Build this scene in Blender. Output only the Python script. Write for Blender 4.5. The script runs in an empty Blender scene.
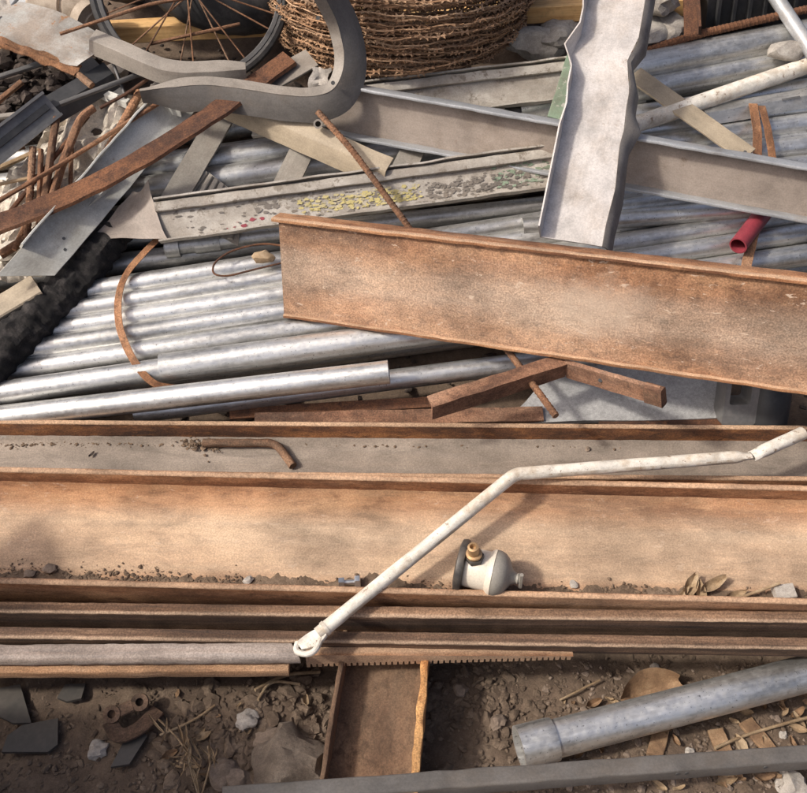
import bpy, math, random
from mathutils import Vector as V, noise as MN, Matrix
R = math.radians
sc = bpy.context.scene
# ------------------------------------------------------------------ camera, sky, sun, exposure
CAM_Z, PITCH, HFOV = 1.55, R(42.0), R(46.0)
cam_d = bpy.data.cameras.new('camera'); cam = bpy.data.objects.new('camera', cam_d)
sc.collection.objects.link(cam); sc.camera = cam
cam.location = (0, 0, CAM_Z); cam.rotation_euler = (math.pi/2 - PITCH, 0, 0)
cam_d.sensor_fit = 'HORIZONTAL'; cam_d.angle = HFOV; cam_d.clip_start = 0.02; cam_d.clip_end = 500
SUN_TO = V((-0.70, -0.27, 0.74)).normalized()          # towards the sun
elev = math.asin(SUN_TO.z); azim = math.atan2(SUN_TO.x, SUN_TO.y)
w = bpy.data.worlds.new('World'); sc.world = w; w.use_nodes = True
wn = w.node_tree; bg = wn.nodes['Background']
sky = wn.nodes.new('ShaderNodeTexSky'); sky.sky_type = 'NISHITA'; sky.sun_disc = False
sky.sun_elevation = elev; sky.sun_rotation = azim; sky.dust_density = 6.0; sky.air_density = 0.55; sky.ozone_density = 0.6
wn.links.new(sky.outputs[0], bg.inputs[0]); bg.inputs[1].default_value = 0.15
sun_d = bpy.data.lights.new('sun', 'SUN'); sun = bpy.data.objects.new('sun', sun_d); sc.collection.objects.link(sun)
sun_d.energy = 2.7; sun_d.angle = R(4.5); sun_d.color = (1.0, 0.94, 0.85)
sun.rotation_euler = SUN_TO.to_track_quat('Z', 'Y').to_euler(); sun.location = (-3, -2, 5)
sc.view_settings.view_transform = 'Standard'; sc.view_settings.look = 'None'
sc.view_settings.exposure = 0.15; sc.view_settings.gamma = 1.0
# ------------------------------------------------------------------ where a line of sight meets the place
FPX = 403.5 / math.tan(HFOV/2)
FWD = V((0, math.cos(PITCH), -math.sin(PITCH))); UPV = V((0, math.sin(PITCH), math.cos(PITCH)))
EYE = V((0, 0, CAM_Z))
def ray(px, py): return FWD + V((1, 0, 0))*((px-403.5)/FPX) + UPV*((396.5-py)/FPX)
def Pz(px, py, z): d = ray(px, py); return EYE + d*((z-CAM_Z)/d.z)
def Pd(px, py, dep): return EYE + ray(px, py)*dep
HS, HY, HZ = 0.45, 1.37, 0.22                           # the heap's slope
def heap(y): return HZ + HS*(y-HY)
def Ph(px, py, h=0.0):
    d = ray(px, py); t = (HZ + h - HS*HY - CAM_Z)/(d.z - HS*d.y); return EYE + d*t
HN = V((0, -HS, 1)).normalized()
rnd = random.Random(7)
C = sc.collection
# ------------------------------------------------------------------ mesh helpers
class M:
    def __init__(s): s.v = []; s.f = []; s.uv = []
    def add(s, o):
        n = len(s.v); s.v += o.v; s.f += [tuple(i+n for i in f) for f in o.f]; s.uv += o.uv; return s
def resample(path, seg):
    out = [path[0]]
    for a, b in zip(path[:-1], path[1:]):
        n = max(1, int(math.ceil((b-a).length/seg)))
        out += [a.lerp(b, k/n) for k in range(1, n+1)]
    return out
def bend(path, r=0.03, n=6):
    out = [path[0]]
    for i in range(1, len(path)-1):
        p, q, s = path[i-1], path[i], path[i+1]
        d1 = min(r, (p-q).length*0.45); d2 = min(r, (s-q).length*0.45)
        a = q + (p-q).normalized()*d1; b = q + (s-q).normalized()*d2
        for k in range(n+1):
            t = k/n; out.append(a*(1-t)**2 + q*2*t*(1-t) + b*t*t)
    out.append(path[-1]); return out
def nvec(p, fr, off=0.0): return MN.noise_vector(p*fr + V((off, off*1.7, off*0.3)))
def frames(path, up):
    fr = []
    for i, p in enumerate(path):
        t = (path[min(i+1, len(path)-1)] - path[max(i-1, 0)]).normalized()
        s = t.cross(up); s = s.normalized() if s.length > 1e-6 else t.orthogonal().normalized()
        fr.append((p, t, s, s.cross(t).normalized()))
    return fr
def sweep(prof, path, up=V((0, 0, 1)), seg=0.03, rough=0.0, caps=True, deform=None, fr=25.0, inner=False):
    """closed outline prof [(a,b)..] carried along path; a sideways, b along up"""
    m = M(); path = resample([V(p) for p in path], seg); F = frames(path, up); n = len(prof)
    if not inner and sum(prof[i-1][0]*prof[i][1]-prof[i][0]*prof[i-1][1] for i in range(n)) < 0: prof = prof[::-1]
    per = [0.0]
    for i in range(n):
        a, b = prof[i], prof[(i+1) % n]; per.append(per[-1] + math.hypot(b[0]-a[0], b[1]-a[1]))
    off = rnd.random()*50; L = 0.0; Ls = []
    for i, (p, t, s, u) in enumerate(F):
        if i: L += (p-F[i-1][0]).length
        Ls.append(L)
        for (a, b) in prof:
            if deform: a, b, dt = deform(L, a, b)
            else: dt = 0
            q = p + s*a + u*b + t*dt
            if rough: q = q + nvec(q, fr, off)*rough
            m.v.append(q)
    for i in range(len(F)-1):
        for j in range(n):
            k = (j+1) % n
            m.f.append((i*n+j, (i+1)*n+j, (i+1)*n+k, i*n+k))
            m.uv.append(((Ls[i], per[j]), (Ls[i+1], per[j]), (Ls[i+1], per[j+1]), (Ls[i], per[j+1])))
    if caps:
        e = (len(F)-1)*n
        m.f.append(tuple(range(n))); m.uv.append(tuple((a, b) for a, b in prof))
        m.f.append(tuple(e+j for j in reversed(range(n)))); m.uv.append(tuple((a, b) for a, b in reversed(prof)))
    return m
def tube(path, r, n=24, up=None, wall=None, seg=0.08, caps=True, rfun=None, rough=0.0):
    """round bar; with wall a hollow pipe with open ends"""
    path = [V(p) for p in path]
    if up is None:
        t = (path[-1]-path[0]).normalized(); up = V((0, 0, 1)) if abs(t.z) < 0.9 else V((0, 1, 0))
    circ = [(math.cos(2*math.pi*k/n)*r, math.sin(2*math.pi*k/n)*r) for k in range(n)]
    df = None
    if rfun: df = lambda L, a, b: (a*rfun(L, math.atan2(b, a)), b*rfun(L, math.atan2(b, a)), 0)
    m = sweep(circ, path, up, seg, rough, caps=(caps and not wall), deform=df)
    if wall:
        ci = [(a*(1-wall/r), b*(1-wall/r)) for a, b in circ]
        mi = sweep(list(reversed(ci)), path, up, seg, 0, caps=False, deform=df, inner=True)
        N0 = len(m.v); m.add(mi); e = N0 - n; e2 = len(m.v) - n
        for j in range(n):
            k = (j+1) % n; a = n-1-j; b = n-1-k
            m.f.append((j, k, N0+b, N0+a)); m.uv.append(((0, 0), (0, .01), (.01, .01), (.01, 0)))
            m.f.append((e+k, e+j, e2+a, e2+b)); m.uv.append(((0, 0), (0, .01), (.01, .01), (.01, 0)))
    return m
def rrect(a0, b0, a1, b1, r, n=3):
    o = []
    for (cx, cy, s) in ((a1-r, b1-r, 0), (a0+r, b1-r, 90), (a0+r, b0+r, 180), (a1-r, b0+r, 270)):
        for k in range(n+1):
            t = R(s + 90*k/n); o.append((cx + r*math.cos(t), cy + r*math.sin(t)))
    return o
def thick(line, t):
    """open polyline in the profile plane -> outline of thickness t"""
    l, rr = [], []
    for i, p in enumerate(line):
        q0 = line[max(i-1, 0)]; q1 = line[min(i+1, len(line)-1)]
        d1 = V((p[0]-q0[0], p[1]-q0[1])); d2 = V((q1[0]-p[0], q1[1]-p[1]))
        if d1.length < 1e-9: d1 = d2
        if d2.length < 1e-9: d2 = d1
        n1 = V((-d1.y, d1.x)).normalized(); n2 = V((-d2.y, d2.x)).normalized()
        nn = (n1+n2).normalized(); k = 1/max(0.4, nn.dot(n1))
        l.append((p[0]+nn.x*t/2*k, p[1]+nn.y*t/2*k)); rr.append((p[0]-nn.x*t/2*k, p[1]-nn.y*t/2*k))
    return l + rr[::-1]
def lathe(prof, p0, axis, n=32):
    """prof [(along, radius)]"""
    ax = axis.normalized(); s = ax.cross(V((0, 0, 1)))
    s = s.normalized() if s.length > 1e-4 else V((1, 0, 0))
    u = s.cross(ax); m = M()
    for (l, r) in prof:
        for k in range(n):
            a = 2*math.pi*k/n; m.v.append(p0 + ax*l + s*(r*math.cos(a)) + u*(r*math.sin(a)))
    for i in range(len(prof)-1):
        for k in range(n):
            j = (k+1) % n; m.f.append((i*n+k, i*n+j, (i+1)*n+j, (i+1)*n+k))
            x0, x1 = i*.01, i*.01+.01; m.uv.append(((x0, k*.01), (x0, k*.01+.01), (x1, k*.01+.01), (x1, k*.01)))
    m.f.append(tuple(reversed(range(n)))); m.uv.append(tuple((0, 0) for _ in range(n)))
    e = (len(prof)-1)*n; m.f.append(tuple(e+k for k in range(n))); m.uv.append(tuple((0, 0) for _ in range(n)))
    return m
def patch(pts, nu, nv, t=0.0015, fn=None):
    """four corners -> thin bent sheet; fn(u,v)->offset vector"""
    a, b, c, d = pts; m = M(); nrm = ((b-a).cross(d-a)).normalized()
    lu = (b-a).length; lv = (d-a).length
    for side in (0, 1):
        for i in range(nu+1):
            for j in range(nv+1):
                u, v = i/nu, j/nv
                p = a*(1-u)*(1-v) + b*u*(1-v) + c*u*v + d*(1-u)*v
                if fn: p = p + fn(u, v)
                m.v.append(p + nrm*(t/2 if side == 0 else -t/2))
    N = (nu+1)*(nv+1); ix = lambda i, j: i*(nv+1)+j
    for i in range(nu):
        for j in range(nv):
            q = (ix(i, j), ix(i+1, j), ix(i+1, j+1), ix(i, j+1))
            uvq = tuple((u_*lu/nu, v_*lv/nv) for u_, v_ in ((i, j), (i+1, j), (i+1, j+1), (i, j+1)))
            m.f.append(q); m.uv.append(uvq)
            m.f.append(tuple(N+k for k in reversed(q))); m.uv.append(tuple(reversed(uvq)))
    rim = [ix(i, 0) for i in range(nu)] + [ix(nu, j) for j in range(nv)] + [ix(i, nv) for i in range(nu, 0, -1)] + [ix(0, j) for j in range(nv, 0, -1)]
    for k in range(len(rim)):
        p, q = rim[k], rim[(k+1) % len(rim)]
        m.f.append((q, p, N+p, N+q)); m.uv.append(((0, 0), (.01, 0), (.01, .002), (0, .002)))
    return m
_ICO = None
def ico(sub=2):
    import bmesh
    b = bmesh.new(); bmesh.ops.create_icosphere(b, subdivisions=sub, radius=1.0)
    vs = [v.co.copy() for v in b.verts]; b.verts.ensure_lookup_table(); fs = [tuple(v.index for v in f.verts) for f in b.faces]; b.free()
    return vs, fs
ICO1, ICO2, ICO3 = ico(1), ico(2), ico(3)
def rock(c, sx, sy, sz, src=None, rough=0.35, seed=0, rot=0.0):
    vs, fs = src or ICO2; m = M(); ca, sa = math.cos(rot), math.sin(rot)
    for v in vs:
        k = 1 + rough*MN.noise(v*1.3 + V((seed, seed*2.1, 0))) + rough*.45*MN.noise(v*3.1 + V((seed, 0, seed)))
        p = V((v.x*sx*k, v.y*sy*k, v.z*sz*k)); p = V((p.x*ca-p.y*sa, p.x*sa+p.y*ca, p.z)); m.v.append(c + p)
    m.f = list(fs); m.uv = [tuple((m.v[i].x, m.v[i].y) for i in f) for f in fs]; return m
def to_mesh(name, m, origin, smooth=True, ang=35):
    me = bpy.data.meshes.new(name); me.from_pydata([tuple(v-origin) for v in m.v], [], m.f)
    uvl = me.uv_layers.new(name='UVMap'); flat = []
    for q in m.uv:
        for (a, b) in q: flat += [a, b]
    if len(flat) == 2*len(me.loops): uvl.data.foreach_set('uv', flat)
    me.validate(); me.update()
    if smooth:
        me.shade_smooth(); me.set_sharp_from_angle(angle=R(ang))
    return me
class T:
    """a thing: an Empty at its base that carries its parts"""
    def __init__(s, name, label, cat, origin, group=None, kind=None):
        s.o = bpy.data.objects.new(name, None); C.objects.link(s.o); s.o.empty_display_size = 0.05
        s.org = V(origin); s.o.location = s.org; tag(s.o, label, cat, group, kind)
    def part(s, name, m, mat, parent=None, label=None, kind=None, ang=35, data=None):
        me = data or to_mesh(name, m, s.org, ang=ang)
        if not data: me.materials.append(mat)
        o = bpy.data.objects.new(name, me); C.objects.link(o); o.parent = parent or s.o
        if label: o['label'] = label
        if kind: o['kind'] = kind
        return o
def tag(o, label=None, cat=None, group=None, kind=None):
    if label: o['label'] = label
    if cat: o['category'] = cat; kind = kind or 'thing'
    if group: o['group'] = group
    if kind: o['kind'] = kind
    return o
def one(name, m, mat, label=None, cat=None, group=None, kind=None, origin=None, ang=35):
    if origin is None:
        n = len(m.v); cx = sum(v.x for v in m.v)/n; cy = sum(v.y for v in m.v)/n; origin = V((cx, cy, min(v.z for v in m.v)))
    me = to_mesh(name, m, origin, ang=ang); me.materials.append(mat)
    o = bpy.data.objects.new(name, me); C.objects.link(o); o.location = origin
    return tag(o, label, cat, group, kind)
# ------------------------------------------------------------------ materials
class G:
    def __init__(s, name):
        s.m = bpy.data.materials.new(name); s.m.use_nodes = True; s.t = s.m.node_tree; s.t.nodes.clear()
        s.out = s.n('ShaderNodeOutputMaterial'); s.b = s.n('ShaderNodeBsdfPrincipled'); s.l(s.b, 0, s.out, 0)
        s.rand = s.n('ShaderNodeObjectInfo')
    def n(s, k, **kw):
        x = s.t.nodes.new(k)
        for a, v in kw.items(): setattr(x, a, v)
        return x
    def l(s, a, i, b, j): s.t.links.new(a.outputs[i], b.inputs[j])
    def coord(s, mode='UV', scale=(1, 1, 1)):
        tc = s.n('ShaderNodeTexCoord'); mp = s.n('ShaderNodeMapping'); s.l(tc, mode, mp, 'Vector')
        mp.inputs['Scale'].default_value = scale
        ml = s.n('ShaderNodeMath', operation='MULTIPLY'); s.l(s.rand, 'Random', ml, 0); ml.inputs[1].default_value = 37.0
        cb = s.n('ShaderNodeCombineXYZ')
        for k in range(3): s.l(ml, 0, cb, k)
        s.l(cb, 0, mp, 'Location'); return mp
    def noise(s, co, scale, detail=6, rough=.6, dist=0.0):
        x = s.n('ShaderNodeTexNoise'); s.l(co, 0, x, 'Vector'); x.inputs['Scale'].default_value = scale
        x.inputs['Detail'].default_value = detail; x.inputs['Roughness'].default_value = rough; x.inputs['Distortion'].default_value = dist
        return x
    def voro(s, co, scale, feature='F1'):
        x = s.n('ShaderNodeTexVoronoi', feature=feature); s.l(co, 0, x, 'Vector'); x.inputs['Scale'].default_value = scale; return x
    def ramp(s, src, stops, o=0):
        x = s.n('ShaderNodeValToRGB'); s.l(src, o, x, 0); e = x.color_ramp.elements
        while len(e) < len(stops): e.new(0.5)
        for k, (p, c) in enumerate(stops):
            e[k].position = p; e[k].color = (c, c, c, 1) if isinstance(c, (int, float)) else (*c, 1)
        return x
    def mix(s, fac, a, b, blend='MIX'):
        x = s.n('ShaderNodeMix', data_type='RGBA', blend_type=blend)
        for src, k in ((fac, 0), (a, 6), (b, 7)):
            if isinstance(src, tuple) and len(src) == 2 and hasattr(src[0], 'outputs'): s.t.links.new(src[0].outputs[src[1]], x.inputs[k])
            elif hasattr(src, 'outputs'): s.t.links.new(src.outputs[2 if src.bl_idname == 'ShaderNodeMix' else 0], x.inputs[k])
            elif isinstance(src, (int, float)): x.inputs[k].default_value = src if k == 0 else (src, src, src, 1)
            else: x.inputs[k].default_value = (*src, 1)
        return x
    def col(s, c):
        if hasattr(c, 'outputs'): s.t.links.new(c.outputs[2 if c.bl_idname == 'ShaderNodeMix' else 0], s.b.inputs['Base Color'])
        else: s.b.inputs['Base Color'].default_value = (*c, 1)
    def bump(s, src, strength, dist=0.001, prev=None):
        x = s.n('ShaderNodeBump'); s.l(src, 0, x, 'Height'); x.inputs['Strength'].default_value = strength; x.inputs['Distance'].default_value = dist
        if prev: s.l(prev, 0, x, 'Normal')
        s.l(x, 0, s.b, 'Normal'); return x
    def set(s, **kw):
        for k, v in kw.items():
            k = k.replace('_', ' ')
            if hasattr(v, 'outputs'): s.l(v, 0, s.b, k)
            else: s.b.inputs[k].default_value = v
def rust(name, dark, mid, light, dust, dust_amt=.5, band=None, mode='UV', streak=.35, rgh=.9, fine=1.0, spk=.6, lit_wear=None, patch_=None, fleck=0.0, n3b=.55, mill=.06):
    g = G(name); co = g.coord(mode, (streak, 1, 1) if mode == 'UV' else (1, 1, 1)); cf = g.coord(mode)
    n1 = g.noise(co, 9, 8, .65, .4); cs = g.coord(mode, (min(1, streak*2.2), 1, 1) if mode == 'UV' else (1, 1, 1)); n2 = g.noise(cs, 60, 8, .7); n3 = g.noise(cf, 330*fine, 4, .65)
    c = g.ramp(n1, [(.36, dark), (.49, mid), (.62, light)])
    c = g.mix(g.ramp(n2, [(.36, .75), (.48, 0.0)]), c, dark)
    c = g.mix(g.ramp(n2, [(.53, 0.0), (.66, .7)]), c, light)
    nd = g.noise(co, 5, 9, .7)
    fac = g.ramp(nd, [(.62-dust_amt*.4, 0.0), (.95-dust_amt*.4, .95)])
    if band:
        tc = g.n('ShaderNodeTexCoord'); sx = g.n('ShaderNodeSeparateXYZ'); g.l(tc, 'UV', sx, 0)
        mm = g.n('ShaderNodeMapRange'); g.l(sx, 1, mm, 0); mm.inputs[1].default_value = band[0]; mm.inputs[2].default_value = band[1]
        wob = g.n('ShaderNodeMath', operation='MULTIPLY_ADD'); g.l(n1, 0, wob, 0); wob.inputs[1].default_value = .22; g.l(mm, 0, wob, 2)
        wo2 = g.n('ShaderNodeMath', operation='SUBTRACT'); g.l(wob, 0, wo2, 0); wo2.inputs[1].default_value = .11
        bf = g.ramp(wo2, band[2]); fac = g.mix(.55, fac, bf, 'MIX') if len(band) < 4 else g.mix(band[3], fac, bf)
    c = g.mix(fac, c, dust)
    if lit_wear:  # pale band along the tips: wear with an edge highlight painted in
        tw_ = g.n('ShaderNodeTexCoord'); sw_ = g.n('ShaderNodeSeparateXYZ'); g.l(tw_, 'UV', sw_, 0); ad = g.n('ShaderNodeMath', operation='MULTIPLY_ADD'); g.l(n2, 0, ad, 0); ad.inputs[1].default_value = -lit_wear[0]*1.2; g.l(sw_, 1, ad, 2)
        mw = g.n('ShaderNodeMapRange'); g.l(ad, 0, mw, 0); mw.inputs[1].default_value = lit_wear[0]*.1; mw.inputs[2].default_value = lit_wear[0]*.8; mw.inputs[3].default_value = .85; mw.inputs[4].default_value = 0
        c = g.mix(mw, c, lit_wear[1])
    sp = g.ramp(n3, [(.36, .45), (.5, .95), (.64, 1.6)]); c = g.mix(spk, c, sp, 'MULTIPLY'); n5 = g.noise(cf, 4.5, 6, .65); c = g.mix(.7, c, g.ramp(n5, [(.38, .58), (.5, 1.0), (.62, 1.35)]), 'MULTIPLY'); n6 = g.noise(g.coord(mode, (.3, 1, 1) if mode == 'UV' else (1, 1, 1)), 24, 7, .7, .8); c = g.mix(.5, c, g.ramp(n6, [(.36, .6), (.48, 1.0), (.64, 1.22)]), 'MULTIPLY')
    n7 = g.noise(g.coord(mode, (.02, 1, 1) if mode == 'UV' else (1, 1, 1)), 170, 4, .7); c = g.mix(mill, c, g.ramp(n7, [(.36, .62), (.5, 1.0), (.64, 1.25)]), 'MULTIPLY')
    if fleck:
        n8 = g.noise(g.coord(mode, (.45, 1, 1)), 95, 5, .7, .5); c = g.mix(g.ramp(n8, [(.62, 0.0), (.66, fleck)]), c, (.60, .47, .36)); c = g.mix(g.ramp(n8, [(.34, fleck*.6), (.38, 0.0)]), c, dark)
    if patch_:
        tp_ = g.n('ShaderNodeTexCoord'); df_ = g.n('ShaderNodeVectorMath', operation='DISTANCE'); sc_ = g.n('ShaderNodeMapping'); g.l(tp_, 'UV', sc_, 0); sc_.inputs['Scale'].default_value = (.62, 1, 1)
        g.l(sc_, 0, df_, 0); df_.inputs[1].default_value = (patch_[0]*.62, patch_[1], 0); a1 = g.n('ShaderNodeMath', operation='MULTIPLY_ADD'); g.l(g.noise(cf, 26, 7, .7), 0, a1, 0); a1.inputs[1].default_value = .14; g.l(df_, 'Value', a1, 2)
        mr = g.n('ShaderNodeMapRange'); g.l(a1, 0, mr, 0); mr.inputs[1].default_value = patch_[2]+.07-.04; mr.inputs[2].default_value = patch_[2]+.07+.02; mr.inputs[3].default_value = .6; mr.inputs[4].default_value = 0
        c = g.mix(mr, c, patch_[3])
    g.col(c); g.set(Roughness=rgh)
    b = g.bump(n2, .45, .0025); g.bump(n3, n3b, .0012, b); return g.m
def galv(name, base=.56, rgh=.36, tint=(1.01, 1.0, .96), dirt=.35, dirtc=(.30, .26, .21), white=.3):
    g = G(name); co = g.coord('UV', (.25, 1, 1)); cf = g.coord('UV')
    n1 = g.noise(co, 12, 8, .7); n2 = g.noise(cf, 90, 6, .7); vo = g.voro(cf, 140); n4 = g.noise(g.coord('UV', (.06, 1, 1)), 160, 4, .6)
    b = tuple(base*t for t in tint)
    c = g.ramp(n1, [(.38, tuple(x*.6 for x in b)), (.5, b), (.62, tuple(min(.9, x*1.2) for x in b))])
    bw = g.n('ShaderNodeRGBToBW'); g.l(vo, 1, bw, 0); c = g.mix(.25, c, bw, 'SOFT_LIGHT')
    c = g.mix(.35, c, g.ramp(n4, [(.3, .55), (.7, 1.3)]), 'MULTIPLY')
    nd = g.noise(cf, 16, 10, .75); df = g.ramp(nd, [(.70-.35*dirt, 0.0), (.95-.25*dirt, .8)])
    nw = g.noise(cf, 45, 8, .7); wf = g.ramp(nw, [(.66-.15*white, 0.0), (.8-.15*white, .45*white*2)])
    c = g.mix(wf, c, (.62, .62, .60)); ns = g.noise(cf, 210, 3, .6); c = g.mix(g.ramp(ns, [(.63, 0.0), (.70, .75)]), c, (.16, .15, .14)); c = g.mix(g.ramp(g.noise(g.coord('UV', (.5, 1, 1)), 38, 6, .7), [(.34, .5), (.46, 0.0)]), c, tuple(x*.55 for x in b)); c = g.mix(df, c, dirtc); g.col(c)
    met = g.ramp(nd, [(.70-.35*dirt, .86), (.95-.25*dirt, .2)]); g.set(Metallic=met)
    g.set(Roughness=g.ramp(n2, [(.3, rgh-.08), (.7, rgh+.16)])); g.bump(n2, .12, .0008); return g.m
def paint(name, base, under, chip=.4, rgh=.55, mode='UV', grime=(.25, .2, .15), grime_amt=.4, scale=1.0, metallic=0.0):
    g = G(name); co = g.coord(mode); n1 = g.noise(co, 30*scale, 10, .72); n2 = g.noise(co, 8*scale, 8, .7); n3 = g.noise(co, 300*scale, 3)
    c = g.mix(g.ramp(n2, [(.66-.3*grime_amt, 0.0), (.84-.28*grime_amt, .9)]), base, grime)
    n4 = g.noise(g.coord(mode, (.8, 1, 1)), 13*scale, 8, .68, .3); c = g.mix(.6, c, g.ramp(n4, [(.34, .58), (.5, 1.0), (.66, 1.3)]), 'MULTIPLY')
    n5 = g.noise(g.coord(mode, (.05, 1, 1)), 120*scale, 3, .6); c = g.mix(.12, c, g.ramp(n5, [(.36, .6), (.5, 1.0), (.66, 1.25)]), 'MULTIPLY')
    c = g.mix(g.ramp(n1, [(.72-.25*chip, 0.0), (.76-.25*chip, .95)]), c, under)
    c = g.mix(.5, c, g.ramp(n3, [(.3, .7), (.7, 1.25)]), 'MULTIPLY')
    g.col(c); g.set(Roughness=rgh, Metallic=metallic); b = g.bump(n1, .25, .001); g.bump(n3, .2, .0006, b); return g.m
def earth(name, c1, c2, c3, mode='Object', scale=1.0, bump=1.0, rgh=.95):
    g = G(name); co = g.coord(mode); n1 = g.noise(co, 7*scale, 10, .7); n2 = g.noise(co, 60*scale, 8, .75); n3 = g.noise(co, 350*scale, 4)
    c = g.ramp(n1, [(.3, c1), (.52, c2), (.72, c3)]); c = g.mix(.6, c, g.ramp(n2, [(.3, .45), (.55, 1.0), (.75, 1.6)]), 'MULTIPLY')
    c = g.mix(.5, c, g.ramp(n3, [(.3, .6), (.7, 1.4)]), 'MULTIPLY')
    g.col(c); g.set(Roughness=rgh); b = g.bump(n2, .6*bump, .006); g.bump(n3, .5*bump, .0015, b); return g.m
def wood(name, c1, c2, grey=0.0):
    g = G(name); co = g.coord('UV', (.5, 9, 1)); n1 = g.noise(co, 14, 8, .6, 1.2); n2 = g.noise(g.coord('UV'), 60, 6)
    c = g.ramp(n1, [(.3, c1), (.6, c2)]); c = g.mix(g.ramp(n2, [(.5, 0.0), (.85, .6)]), c, tuple(x*.45 for x in c1))
    g.col(c); g.set(Roughness=.8); g.bump(n1, .3, .0015); return g.m
def plain(name, c, rgh=.6, met=0.0, var=.35, scale=20, dust=None, mode='Object'):
    g = G(name); co = g.coord(mode); n1 = g.noise(co, scale, 8, .7); n2 = g.noise(co, scale*14, 3)
    k = g.ramp(n1, [(.3, tuple(x*(1-var) for x in c)), (.7, tuple(x*(1+var) for x in c))])
    if dust: k = g.mix(g.ramp(n1, [(.42, 0.0), (.75, .8)]), k, dust)
    k = g.mix(.4, k, g.ramp(n2, [(.3, .7), (.7, 1.3)]), 'MULTIPLY')
    g.col(k); g.set(Roughness=rgh, Metallic=met); g.bump(n2, .2, .0008); return g.m
RD, RM, RL, DU = (.085, .036, .018), (.22, .088, .036), (.40, .18, .075), (.46, .35, .26)
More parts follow.
